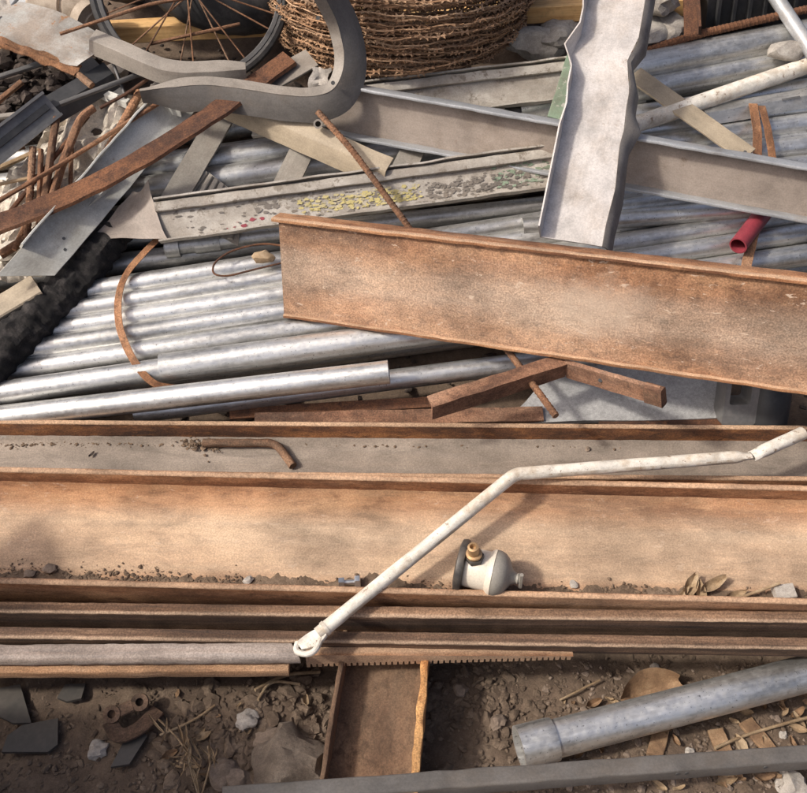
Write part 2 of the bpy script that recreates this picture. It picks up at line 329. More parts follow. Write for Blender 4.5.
MAT = dict(
 web=rust('rust_dusty_web', (.17, .075, .035), (.33, .165, .08), (.42, .24, .125), (.50, .38, .265), .42, band=(0.0, .20, [(0, .0), (.10, .0), (.26, .95), (.70, 1.0), (.88, .12), (1, 0)], .62), spk=.36, streak=.16, n3b=.35, fleck=.3, mill=.12),
 webgrey=rust('rust_grey_dust_shade', (.13, .085, .055), (.22, .16, .11), (.25, .195, .145), (.245, .205, .168), .95, spk=.3, streak=.1),  # the rear web's shade is put into this grey along with its dust
 flange=rust('rust_orange', (.13, .055, .026), (.27, .122, .055), (.40, .215, .11), (.42, .30, .20), .25, spk=.5, streak=.2, lit_wear=(.011, (.44, .29, .185))),
 flange_dark=rust('rust_brown', (.06, .03, .018), (.16, .068, .03), (.34, .15, .055), (.30, .20, .13), .15, streak=.2, lit_wear=(.014, (.45, .30, .19))),
 edge=rust('rust_worn', (.16, .08, .04), (.34, .19, .10), (.46, .29, .175), (.5, .36, .24), .45, streak=.06),
 cweb=rust('rust_speckled', (.13, .06, .031), (.27, .132, .066), (.39, .215, .115), (.45, .35, .265), .55, spk=.6, band=(0, .2, [(0, .0), (.18, .05), (.40, .85), (.62, .9), (.80, .1), (1, .0)], .55), fine=.9, fleck=.7, patch_=(.64, .11, .055, (.47, .37, .285))),
 plate=rust('rust_plate', (.04, .024, .016), (.135, .072, .040), (.34, .205, .12), (.10, .085, .075), .42, streak=.025, lit_wear=(.006, (.40, .28, .19))),
 worn=rust('rust_worn_grey', (.10, .06, .04), (.25, .165, .115), (.40, .30, .22), (.60, .56, .52), .60, streak=.03, rgh=.6, spk=.45),
 bar=rust('rust_deep', (.045, .022, .014), (.10, .043, .022), (.165, .072, .033), (.2, .13, .09), .1),
 rebar=rust('rust_rebar', (.07, .035, .02), (.17, .08, .04), (.27, .14, .075), (.30, .22, .15), .35),
 strap=rust('rust_strap', (.12, .055, .028), (.26, .12, .055), (.38, .2, .1), (.32, .22, .15), .3),
 angle=rust('rust_angle', (.09, .045, .028), (.19, .095, .055), (.27, .15, .09), (.30, .21, .15), .3),
 clampm=rust('rust_dull', (.05, .03, .02), (.10, .058, .036), (.15, .09, .058), (.14, .1, .07), .4),
 chan=rust('rust_channel', (.06, .032, .018), (.13, .072, .042), (.20, .12, .07), (.17, .12, .08), .55, spk=.4),
 chan_edge=rust('rust_flaking', (.22, .09, .03), (.46, .21, .07), (.58, .32, .13), (.5, .36, .22), .2),
 wire=rust('rust_wire', (.12, .06, .03), (.30, .165, .085), (.46, .29, .17), (.52, .38, .26), .45, fine=1.5),
 galv=galv('galvanised', .68, .36), galv2=galv('galvanised_dull', .58, .42, dirt=.4), galv3=galv('galvanised_stained', .70, .38, dirt=.45, white=.6),
 galvb=galv('galvanised_pale', .72, .40, dirt=.3, dirtc=(.34, .31, .27), white=.6),
 inner=plain('pipe_inside', (.10, .10, .10), .7, .4),
 egrey=paint('steel_grey_brown', (.30, .25, .21), (.22, .17, .13), .35, .6, grime=(.20, .155, .12), grime_amt=.6),
 elip=paint('steel_zinc_lip', (.38, .39, .40), (.24, .22, .2), .3, .45, grime=(.3, .26, .22), grime_amt=.4, metallic=.3),
 fgrey=paint('crumpled_zinc', (.60, .56, .525), (.44, .38, .33), .45, .5, grime=(.46, .40, .345), grime_amt=.6, metallic=.2),
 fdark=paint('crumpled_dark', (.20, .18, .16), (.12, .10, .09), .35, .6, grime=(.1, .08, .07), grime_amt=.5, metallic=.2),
 ggrey=paint('grey_brown_paint', (.26, .23, .195), (.17, .14, .115), .25, .6, grime=(.18, .15, .12), grime_amt=.5),
 ggrey2=paint('grey_paint_worn_shade', (.13, .12, .11), (.15, .125, .105), .3, .6, grime=(.13, .11, .09), grime_amt=.6),
 gdark=paint('dark_grey_paint', (.085, .082, .08), (.12, .11, .1), .25, .55, grime=(.06, .055, .05), grime_amt=.4),
 white=paint('white_paint_chipped', (.72, .68, .60), (.26, .18, .12), .50, .5, grime=(.48, .39, .29), grime_amt=.75, scale=2.6),
 tornm=paint('torn_zinc', (.36, .36, .34), (.28, .14, .06), .55, .6, grime=(.22, .17, .13), grime_amt=.9),
 wsheet=paint('white_sheet', (.58, .575, .525), (.30, .26, .22), .35, .45, grime=(.38, .36, .31), grime_amt=.7),
 ladder=paint('ladder_weathered', (.43, .40, .355), (.20, .17, .135), .62, .65, grime=(.27, .235, .195), grime_amt=.9),
 ladder2=paint('ladder_rung', (.33, .30, .255), (.24, .2, .16), .35, .65, grime=(.28, .24, .2), grime_amt=.6),
 green=paint('green_paint', (.20, .27, .19), (.40, .38, .33), .6, .7, grime=(.16, .17, .12), grime_amt=.6, scale=1.6),
 grime=paint('grime', (.16, .14, .12), (.30, .27, .23), .4, .8),
 yellow=paint('yellow_paint', (.46, .39, .16), (.40, .36, .3), .62, .6, grime=(.45, .4, .3), grime_amt=.4, scale=2.0),
 red=paint('red_paint', (.26, .04, .055), (.25, .10, .07), .2, .45, grime=(.2, .05, .05), grime_amt=.4),
 tan=paint('tan_flat', (.36, .295, .21), (.22, .16, .1), .2, .65, grime=(.24, .19, .13), grime_amt=.5),
 cloth=earth('pale_plaster_cloth', (.45, .38, .30), (.62, .56, .47), (.72, .66, .58), scale=1.0, bump=.5),
 concrete=earth('concrete', (.25, .22, .19), (.40, .365, .32), (.55, .52, .47), scale=2.0),
 slab=earth('grey_slab', (.28, .275, .265), (.36, .355, .345), (.44, .43, .42), scale=2.0, bump=.5),
 dirt=earth('dirt', (.075, .052, .037), (.14, .098, .068), (.23, .17, .12), scale=1.0),
 dirt2=earth('clods', (.09, .064, .045), (.175, .125, .087), (.29, .22, .16), scale=3.0),
 debris=earth('beam_dirt', (.09, .06, .04), (.19, .13, .085), (.32, .235, .165), scale=3.0),
 darkrub=earth('dark_rubble', (.03, .022, .018), (.065, .048, .038), (.15, .12, .1), scale=2.0),
 stone=earth('stone_pale', (.30, .265, .225), (.42, .38, .335), (.54, .50, .45), scale=4.0, bump=.6),
 stone2=earth('stone_brown', (.16, .12, .09), (.25, .19, .145), (.35, .28, .22), scale=4.0, bump=.6),
 leaf=earth('dry_leaf', (.14, .08, .045), (.27, .165, .09), (.40, .27, .16), scale=5.0, bump=.5, rgh=.8),
 straw=earth('straw', (.20, .13, .07), (.33, .235, .14), (.45, .35, .235), scale=4.0, bump=.3),
 pine=wood('pine_plank', (.52, .28, .10), (.72, .46, .20)),
 greywood=wood('grey_wood', (.26, .23, .20), (.42, .38, .34)),
 rubber=plain('rubber', (.022, .022, .024), .75, 0, .4, 12, dust=(.10, .09, .08)),
 tar=earth('tarred_bark', (.012, .011, .011), (.035, .031, .029), (.15, .13, .12), scale=4, bump=2.0),
 black=plain('black_plastic', (.028, .029, .031), .5, 0, .3, 10, dust=(.075, .072, .07)),
 blackgrey=plain('grey_plastic', (.15, .15, .15), .5, 0, .25, 10, dust=(.22, .2, .18)),
 chrome=plain('bright_steel', (.62, .62, .60), .28, .9, .2, 60),
 cream=plain('cream_enamel', (.66, .60, .50), .4, 0, .12, 30, dust=(.55, .46, .36)),
 putty=plain('grey_enamel', (.27, .25, .215), .45, 0, .15, 30),
 brass=plain('rusty_brass', (.42, .27, .14), .5, .5, .35, 60),
 disc=plain('dark_disc', (.07, .065, .06), .5, .3, .4, 30, dust=(.16, .13, .1)),
 motor=plain('dusty_casting', (.36, .29, .22), .85, 0, .35, 25, dust=(.42, .36, .29)),
 rubblem=earth('earthy_rubble', (.14, .105, .078), (.25, .195, .15), (.40, .335, .27), scale=2.2, bump=1.8),
 shard=plain('slate', (.062, .056, .050), .55, 0, .25, 8, dust=(.10, .082, .066)),
)
# ------------------------------------------------------------------ the ground, one sheet out to the horizon
def sstep(a, b, x): t = max(0, min(1, (x-a)/(b-a))); return t*t*(3-2*t)
def gz(x, y):
    z = 0.02*MN.noise(V((x*3, y*3, 0))) + 0.012*MN.noise(V((x*11, y*11, 4)))
    mound = math.exp(-((x+.26)/.16)**2 - ((y-.86)/.12)**2)*.045 + math.exp(-((x+.62)/.3)**2 - ((y-.93)/.07)**2)*.02
    z += mound
    k = sstep(1.24, 1.42, y); hb = heap(min(y, 3.2)) - .10 + .03*MN.noise(V((x*5, y*5, 9)))
    z = z*(1-k) + hb*k
    far = sstep(3.2, 6.0, y) + sstep(1.6, 3.5, abs(x)); return z*max(0, 1-far) if far > 0 else z
def axis_pts(lo, hi, step, outer):
    inner = [lo + (hi-lo)*k/int((hi-lo)/step) for k in range(int((hi-lo)/step)+1)]
    d = [.05, .15, .35, .7, 1.2, 2, 4, 8, 20, 60, 150]
    return [lo-k for k in reversed(d)] + inner + [hi+k for k in d]
gx = axis_pts(-1.15, 1.25, .0085, 0); gy = axis_pts(.45, 1.35, .0085, 0)
gm = M()
for y in gy:
    for x in gx:
        z = gz(x, y)
        if -1.3 < x < 1.4 and .3 < y < 1.5:
            z += .006*MN.noise(V((x*38, y*38, 2))) + .004*abs(MN.noise(V((x*85, y*85, 5))))
        gm.v.append(V((x, y, z)))
nx = len(gx)
for j in range(len(gy)-1):
    for i in range(nx-1):
        q = (j*nx+i, j*nx+i+1, (j+1)*nx+i+1, (j+1)*nx+i); gm.f.append(q)
        gm.uv.append(tuple((gm.v[k].x, gm.v[k].y) for k in q))
g_o = one('ground', gm, MAT['dirt'], 'brown dirt ground under the scrap metal', None, kind='structure', origin=V((0, 0, 0)), ang=80)

# ------------------------------------------------------------------ the two wide flange beams lying on their sides
def line2(pxL, pyL, pxR, pyR, zL, zR=None, ext=0.35):
    a = Pz(pxL, pyL, zL); b = Pz(pxR, pyR, zR if zR is not None else zL); d = (b-a).normalized()
    return a - d*ext, b + d*ext
def hbeam(name, label, near, depth, roll, half, tw, tf, mats):
    """near = line of the near flange's upper tip; the section is rolled towards the viewer"""
    a, b = near; d = (b-a).normalized(); hz = V((-d.y, d.x, 0)).normalized(); lat = V((0, 0, 1))
    up = (lat*math.cos(roll) - hz*math.sin(roll)).normalized(); bk = (hz*math.cos(roll) + lat*math.sin(roll)).normalized()
    c0, c1 = a + bk*depth/2 - up*half, b + bk*depth/2 - up*half
    t = T(name, label, 'steel beam', (c0+c1)/2 - V((0, 0, half)))
    wv = depth/2 - tf; f = .014
    web = [(wv+.003, tw/2+f), (wv-f*.45, tw/2+f*.35), (wv-f, tw/2), (-wv+f, tw/2), (-wv+f*.45, tw/2+f*.35), (-wv-.003, tw/2+f),
           (-wv-.003, -tw/2-f), (-wv+f, -tw/2), (wv-f, -tw/2), (wv+.003, -tw/2-f)]
    t.part('web', sweep(web, [c0, c1], up, seg=.03, rough=.0008), mats[0])
    for s in (1, -1):
        pr = rrect(s*depth/2 - (tf if s > 0 else 0), -half, s*depth/2 + (0 if s > 0 else tf), half, .003)
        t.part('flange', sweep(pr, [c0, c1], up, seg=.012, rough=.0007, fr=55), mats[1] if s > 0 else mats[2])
    t.c0, t.c1, t.up, t.bk, t.d = c0, c1, up, bk, d
    return t
ROLL, ZN, HALF = R(17), .225, .056
nearB = line2(0, 583, 807, 604, ZN)
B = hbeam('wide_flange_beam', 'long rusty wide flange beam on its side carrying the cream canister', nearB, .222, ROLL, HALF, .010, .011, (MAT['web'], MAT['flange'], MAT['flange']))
farA = line2(0, 419, 807, 425, .262); dA = .130; rA = R(9); offA = V((0, -dA*math.cos(rA), -dA*math.sin(rA)))
A = hbeam('wide_flange_beam', 'rusty wide flange beam behind the canister beam, its dusty web coloured grey for shade', (farA[0]+offA, farA[1]+offA), dA, rA, HALF, .009, .010, (MAT['webgrey'], MAT['flange'], MAT['flange_dark']))
# ------------------------------------------------------------------ stacked plates below the front of the beam
def plate(name, label, pl, pr, z, th, ht, mat, cat='steel plate', rough=.0016, ext=.4):
    a = Pz(pl[0], pl[1], z); b = Pz(pr[0], pr[1], z); d = (b-a).normalized(); a = a-d*ext; b = b + d*ext
    return one(name, sweep(rrect(-th, -ht, 0, 0, min(th, ht)*.35, 4), [a, b], seg=.012, rough=rough, fr=35), mat, label, cat)
def plate2(name, label, l_top, r_top, zt, th, ht, mat, ext=(.4, .4), grp=None):
    a = Pz(*l_top, zt); b = Pz(*r_top, zt); d = (b-a).normalized(); a = a-d*ext[0]; b = b+d*ext[1]
    return one(name, sweep(rrect(0, -ht, th, 0, th*.16, 3), [a, b], V((0, -math.sin(R(16)), math.cos(R(16)))), seg=.010, rough=.0009, fr=60), mat, label, 'steel plate', grp)
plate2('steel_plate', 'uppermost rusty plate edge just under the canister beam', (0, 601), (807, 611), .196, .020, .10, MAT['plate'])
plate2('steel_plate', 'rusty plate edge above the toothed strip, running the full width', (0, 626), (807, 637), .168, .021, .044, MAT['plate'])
a = Pz(0, 642, .160); b = Pz(296, 640, .160); d = (b-a).normalized(); a = a - d*.4
fb = T('steel_bar', 'thick worn steel bar with oblique cut end below the white conduit hook', 'steel bar', a.lerp(b, .5)-V((0, 0, .03)))
fb.part('bar', sweep(rrect(0, -.026, .034, .0, .011, 4), [a, b], seg=.008, rough=.0014, fr=60, deform=lambda L, p, q: (p, q, (p*.55-.01) if L > (b-a).length-.02 else 0)), MAT['worn'])
fb.part('lower_flange', sweep(rrect(.0, -.046, .043, -.0265, .004, 2), [a, b-d*.012], seg=.012, rough=.0012), MAT['edge'])
# toothed strip
a = Pz(306, 647, .142); b = Pz(572, 648, .132); d = (b-a).normalized(); L = (b-a).length; s = V((d.y, -d.x, 0))
tm = M(); npt = 46; tp = []
for k in range(npt):
    x0 = L*k/npt; x1 = L*(k+.62)/npt; hh = .036*(1-k/npt*.72)
    tp += [(x0, -hh+rnd.uniform(-.001, .001)), (x1, -hh+rnd.uniform(-.001, .001)), (x1+.0006, -hh+.009), (L*(k+1)/npt-.0006, -hh+.009)]
outl = [(0, 0)] + tp + [(L, 0)]
for off in (0, .016):
    for (u, v) in outl: tm.v.append(a + d*u + V((0, 0, v)) + s*off)
n = len(outl)
for j in range(n):
    k = (j+1) % n; tm.f.append((j, k, n+k, n+j)); tm.uv.append(((outl[j][0], 0), (outl[k][0], 0), (outl[k][0], .016), (outl[j][0], .016)))
tm.f.append(tuple(range(n))); tm.uv.append(tuple(outl)); tm.f.append(tuple(reversed(range(n, 2*n)))); tm.uv.append(tuple(reversed(outl)))
one('toothed_strip', tm, MAT['flange'], 'rusty toothed steel strip with a notched lower edge', 'toothed strip')
# the bearer channel the stack lies on
c0 = Pz(364, 835, .070); c1 = Pz(387, 648, .070); u0 = V((0, 0, 1))
ch = T('channel_iron', 'rusty upward-facing channel iron running under the stacked beams', 'channel iron', (c0+c1)/2)
W2 = .071
ch.part('web', sweep(rrect(-W2, -.004, W2, .004, .001, 1), [c0, c1], seg=.02, rough=.001), MAT['chan'])
for sgn in (-1, 1):
    ch.part('flange', sweep(rrect(sgn*W2-(.005 if sgn < 0 else .006), -.006, sgn*W2+(.003 if sgn < 0 else .008), .052, .002, 2), [c0, c1], seg=.008, rough=.0016 if sgn < 0 else .0035, fr=40), MAT['chan'] if sgn < 0 else MAT['chan_edge'])
# flat bar across the bottom
a = Pz(222, 793, .152); b = Pz(830, 749, .075)
bb = T('steel_bar', 'grey square steel bar lying across the dirt in the bottom right', 'steel bar', (a+b)/2 - V((0, 0, .03)))
bb.part('bar', sweep(rrect(-.012, -.030, .018, 0, .004, 3), [a, b+(b-a).normalized()*.3], seg=.015, rough=.0016), MAT['ggrey2'])
for (px, py) in ((673, 770), (682, 769), (765, 767)):
    p = Pz(px, py, .075); dd = (b-a).normalized(); nn = V((dd.y, -dd.x, 0))
    lo = a + dd*((p-a).dot(dd)) + nn*.0178 - V((0, 0, .010))
    bb.part('bolt_hole', tube([lo, lo+nn*.0008], .0035, 10, seg=1), MAT['inner'])
# galvanised pipe with a collar on the dirt
a = Pz(519, 748, .055); b = Pz(812, 672, .075); dd = (b-a).normalized()
gp = T('galvanized_pipe', 'galvanized pipe with a collar at its end lying on the dirt', 'pipe', a.lerp(b, .5)-V((0, 0, .035)))
p0 = gp.part('pipe', tube([a+dd*.05, b+dd*.4], .0315, 36, wall=.003, seg=.06), MAT['galvb'])
gp.part('collar', tube([a, a+dd*.062], .0365, 36, wall=.0055, seg=.01, rfun=lambda L, t: 1-.03*sstep(.054, .062, L)), MAT['galvb'])
# ------------------------------------------------------------------ beam C, the leaning I-beam
upC = V((0, math.sin(R(14)), math.cos(R(14))))
cb0, cb1 = Pd(285, 314, 1.99), Pd(807, 391, 1.70); dC = (cb1-cb0).normalized()
hC = .205; off = upC*(hC/2)
cc0, cc1 = cb0 + off, cb1 + off + dC*.45
# keep the top edge where the eye sees it
bc = T('steel_beam', 'speckled rusty I-beam lying diagonally across the galvanized pipes', 'steel beam', cb0)
bc.part('web', sweep([(.004, -hC/2), (.004, hC/2), (-.004, hC/2), (-.004, -hC/2)], [cc0, cc1], upC, seg=.02, rough=.0012), MAT['cweb'])
for sgn in (-1, 1):
    bc.part('flange', sweep(rrect(-.03, sgn*hC/2-.004, .013 if sgn > 0 else .011, sgn*hC/2+.004, .002, 2), [cc0-dC*(.012 if sgn > 0 else -.002), cc1], upC, seg=.015, rough=.0014), MAT['flange'])
# ------------------------------------------------------------------ the galvanized pipes of the heap
def pipe(x0, y0, x1, y1, r, h0, h1, label, mat='galv', collar=None, ext=(0, 0), group='galvanized pipes lying in the heap', n=30):
    a, b = Ph(x0, y0, h0), Ph(x1, y1, h1); d = (b-a).normalized(); a2, b2 = a-d*ext[0], b+d*ext[1]
    if collar is None:
        return one('galvanized_pipe', tube([a2, b2], r, n, wall=.0025, seg=.15), MAT[mat], label, 'pipe', group)
    t = T('galvanized_pipe', label, 'pipe', a2, group); t.part('pipe', tube([a2, b2], r, n, wall=.0025, seg=.15), MAT[mat])
    for (cx, ln, rr) in collar:
        k = (Ph(cx[0], cx[1], (h0+h1)/2)-a).dot(d)
        t.part('collar', tube([a+d*k, a+d*(k+ln)], r*rr, n, wall=.004, seg=.02), MAT[mat])
    return t
pipe(0, 417, 389, 372, .0235, .026, .095, 'galvanized pipe ending in an open mouth nearest the canister beams', 'galv', ext=(.3, 0))
pipe(135, 413, 600, 353, .0215, .004, .012, 'galvanized pipe passing just under the open pipe mouth, front of the heap', 'galv')
pipe(0, 393, 168, 369, .024, .030, .030, 'galvanized pipe slipped inside the collared pipe at the rusty band', 'galv3', ext=(.3, .05))
pipe(161, 368, 520, 320, .029, .030, .030, 'galvanized pipe whose wide mouth swallows a thinner pipe at the rusty band', 'galvb', ext=(0, .2))
pipe(0, 373, 860, 247, .0245, .0, .0, 'long galvanized pipe directly behind the one with the wide mouth', 'galv', ext=(.3, .3))
pipe(0, 354, 860, 225, .0225, .010, .012, 'galvanized pipe third behind the wide mouthed one', 'galv', ext=(.3, .3))
pipe(0, 338, 860, 207, .0235, .002, .004, 'galvanized pipe running from the tarred log to under the grey channel', 'galv3', ext=(.2, .2))
pipe(20, 318, 800, 196, .0205, .012, .012, 'thin galvanized pipe with pale stains below the wire loop', 'galvb', ext=(.2, .2))
pipe(30, 300, 800, 182, .0225, .008, .01, 'galvanized pipe carrying the wire loop near the rusty beam end', 'galv', ext=(.2, .2))
pipe(165, 247, 640, 195, .020, -.006, .0, 'galvanized pipe with a coupling sleeve under the ladder foot', 'galv2', collar=[((195, 244), .055, 1.14), ((166, 247), .03, 1.3)])
pipe(190, 205, 720, 150, .025, -.03, -.02, 'galvanized pipe behind the ladder side rail', 'galv2', ext=(.1, .2))
pipe(170, 186, 560, 130, .030, -.02, -.02, 'dark reflecting galvanized pipe seen between ladder rungs, lower of two', 'galv2', ext=(.1, .2))
pipe(175, 166, 560, 110, .030, -.02, -.02, 'dark reflecting galvanized pipe seen between ladder rungs, upper of two', 'galv2', ext=(.1, .2))
pipe(560, 82, 830, 30, .036, .03, .045, 'thickest galvanized pipe at the top right of the heap', 'galv2', ext=(.1, .4))
pipe(560, 104, 830, 55, .028, .01, .015, 'galvanized pipe just below the thickest one', 'galv3', ext=(.1, .4))
pipe(590, 122, 830, 84, .022, .0, .01, 'galvanized pipe under the white pole', 'galv', ext=(.1, .4))
pipe(590, 138, 830, 105, .022, .0, .0, 'galvanized pipe above the doubled rusty straps', 'galv', ext=(.1, .4))
pipe(590, 152, 850, 118, .024, .004, .006, 'galvanized pipe held by the doubled rusty straps', 'galv', ext=(.1, .4))
pipe(590, 172, 850, 141, .024, .0, .0, 'galvanized pipe meeting the upper lip of the grey channel', 'galv', ext=(.1, .4))
pipe(590, 190, 850, 160, .024, -.01, -.01, 'galvanized pipe hidden mostly under the grey channel', 'galv', ext=(.1, .4))
pipe(590, 204, 860, 182, .023, -.015, -.01, 'galvanized pipe under the lower lip of the grey channel', 'galv', ext=(.1, .4))
pipe(590, 222, 860, 200, .021, .028, .03, 'galvanized pipe between crumpled channel foot and red pipe', 'galv', ext=(.15, .4))
ORD = ['first', 'second', 'third', 'fourth', 'fifth', 'sixth', 'seventh', 'eighth', 'ninth', 'tenth', 'eleventh']
for k in range(11):
    y = 395 - k*24; pipe(-20, y+8, 860, y-112, .024, -.055, -.055, 'galvanized pipe of the buried layer, ' + ORD[k] + ' from the canister beams', 'galv2', group='buried galvanized pipes', n=16)
# ------------------------------------------------------------------ channel E, grey-brown, open to the camera
def face_frame(p0, p1, tilt=0.0):
    """unit vectors: along, up-in-face, out of face (towards the viewer)"""
    d = (p1-p0).normalized(); mid = (p0+p1)/2; out = (EYE-mid).normalized()
    if tilt: out = (out + V((0, 0, 1))*tilt).normalized()
    up = out.cross(d).normalized(); out = d.cross(up); return d, up, out
e0, e1 = Ph(332, 106, .10), Ph(830, 196, .15)
dE, uE, oE = face_frame(e0, e1, -.30)
e1 = e1 + dE*.35
tE = T('channel_beam', 'grey-brown steel channel crossing behind the crumpled upright channel', 'steel channel', e0)
tE.part('web', sweep(rrect(-.052, -.0025, .052, .0025, .001, 1), [e0, e1], oE, seg=.03, rough=.0012), MAT['egrey'])
for sgn in (-1, 1):
    tE.part('lip', sweep(rrect(sgn*.054-.0035, -.004, sgn*.054+.0035, .030, .002, 2), [e0, e1], oE, seg=.02, rough=.0016), MAT['elip'])
# ------------------------------------------------------------------ crumpled channel F
f0, f1 = Ph(622, -30, .27), Pd(571, 242, 1.86)
dF, uF, oF = face_frame(f0, f1, .1)
LF = (f1-f0).length
def tri(x, c, w): return max(0.0, 1-abs(x-c)/w)
def crF(L, a, b):
    x = L/LF; k = tri(x, .36, .10); k2 = tri(x, .80, .13); k3 = tri(x, .60, .08); sg_ = a/W
    return (a + (.010*k if a > 0 else .015*k) - (.006*k2 if a < 0 else 0) + .003*k3*sg_, b + .007*k*abs(sg_) - .006*k2*(sg_ < 0)*abs(sg_) + .0015*MN.noise(V((L*14, a*30, 3))), 0)
tF = T('crumpled_channel', 'pale crumpled steel channel standing upright over the pipes', 'steel channel', f1)
W = .060
tF.part('web', sweep(thick([(-W, 0), (-W*.5, .001), (0, 0), (W*.5, -.001), (W, 0)], .003), [f0, f1], oF, seg=.012, deform=crF), MAT['fgrey'])
for sgn in (-1, 1):
    def crf(L, a, b, sgn=sgn):
        x = L/LF; q = b/.04; k = tri(x, .36, .08); k2 = tri(x, .80, .13); k3 = tri(x, .58, .07); k4 = tri(x, .16, .06)
        if sgn > 0: return (a + .010*k + q*(.012*k - .008*k3 + .006*k4) + .003*k3, b*(1-.30*k+.1*k3) + .007*k, 0)
        return (a + .015*k - .006*k2 - abs(q)*(.016*k3 - .010*k) - .003*k3, b*(1+.5*k2-.4*k3) - .006*k2 + .007*k, 0)
    tF.part('side_flange', sweep(thick([(sgn*W, -.001), (sgn*(W+.002), .014), (sgn*(W+.004), .028), (sgn*(W+.0055), .042)] if sgn > 0 else [(-W, .001), (-W-.008, -.003), (-W-.016, -.014), (-W-.022, -.034)], .003), [f0, f1], oF, seg=.008, deform=crf), MAT['fgrey'] if sgn > 0 else MAT['fdark'], label='dark buckled right side of the crumpled channel' if sgn < 0 else None)
# ------------------------------------------------------------------ weathered ladder
lad = T('ladder', 'weathered whitish ladder with yellow paint smears lying under the grey channel', 'ladder', Ph(160, 225, .05))
la, lb = Ph(158, 222, .075), Ph(585, 163, .085)
def rail(p, q, nm, mat):
    d, u, o = face_frame(p, q, .4)
    r_ = lad.part(nm, sweep(thick([(-.045, .022), (-.045, 0), (.045, 0), (.045, .022)], .004), [p, q], o, seg=.02, rough=.0022, fr=18), MAT[mat])
    lad.part('raised_strip', sweep(rrect(-.040, .003, -.018, .015, .003, 2), [p, q], o, seg=.02, rough=.0018), MAT[mat], parent=r_); return r_, d, u, o
r1, dl, ul, ol = rail(la, lb, 'side_rail', 'ladder')
ua, ub = Ph(250, 118, .055), Ph(600, 76, .065)
rail(ua, ub, 'side_rail', 'ladder')
for (x0, y0, x1, y1) in ((158, 226, 232, 100), (283, 190, 318, 118), (402, 172, 440, 96), (468, 164, 500, 90)):
    p, q = Ph(x0, y0, .05), Ph(x1, y1, .04); d, u, o = face_frame(p, q, .3)
    lad.part('rung', sweep(thick([(-.024, -.014), (-.024, .004), (.024, .004), (.024, -.014)], .004), [p, q], o, seg=.04, rough=.001), MAT['ladder2'])
def smear(t, parent, px0, px1, f0, f1, mat, seed, num=60, p=la, d=dl, u=ul, o=ol, z=.0024):
    """irregular flakes of paint on the face of the rail"""
    s0 = (Ph(px0, 205, .075)-p).dot(d); s1 = (Ph(px1, 190, .075)-p).dot(d); m = M(); r_ = random.Random(seed)
    for q in range(num):
        cs = r_.uniform(s0, s1); cu = r_.uniform(f0, f1); ra = r_.uniform(.0015, .008); rb_ = ra*r_.uniform(.25, .6); b0 = len(m.v); n = 11; zz = z + q*.000012
        for k in range(n):
            a_ = 2*math.pi*k/n; w_ = r_.uniform(.55, 1.25); m.v.append(p + d*(cs+ra*w_*math.cos(a_)) + u*max(-.041, min(.041, cu+rb_*w_*math.sin(a_))) + o*zz)
        m.f.append(tuple(range(b0, b0+n))); m.uv.append(tuple((v.x, v.z) for v in m.v[b0:]))
    t.part('paint_smear', m, MAT[mat], parent=parent, kind='stuff')
smear(lad, r1, 300, 420, -.030, .004, 'yellow', 2, 260); smear(lad, r1, 222, 262, -.036, -.022, 'red', 4, 8)
smear(lad, r1, 500, 575, -.03, .035, 'green', 8, 150); smear(lad, r1, 430, 530, -.035, .0, 'grime', 12, 200); smear(lad, r1, 255, 275, -.005, .012, 'grime', 15, 30); smear(lad, r1, 170, 570, -.038, .038, 'grime', 18, 160)
# louvred panel under the ladder
q = [Ph(172, 210, .02), Ph(203, 168, .03), Ph(244, 200, .03), Ph(238, 246, .02)]
lv = T('louvred_panel', 'small dusty white louvred panel leaning under the ladder rail', 'panel', q[0])
lv.part('panel', patch(q, 8, 8, .002), MAT['ladder2'])
for k in range(7):
    t_ = .1+.13*k; p_ = q[1].lerp(q[2], t_)*.96 + q[0].lerp(q[3], t_)*.04; r_ = q[0].lerp(q[3], t_)*.96 + q[1].lerp(q[2], t_)*.04
    lv.part('slat', sweep(rrect(-.006, 0, .006, .006, .002, 1), [p_+HN*.001, r_+HN*.001], HN, seg=.1), MAT['ladder2'])
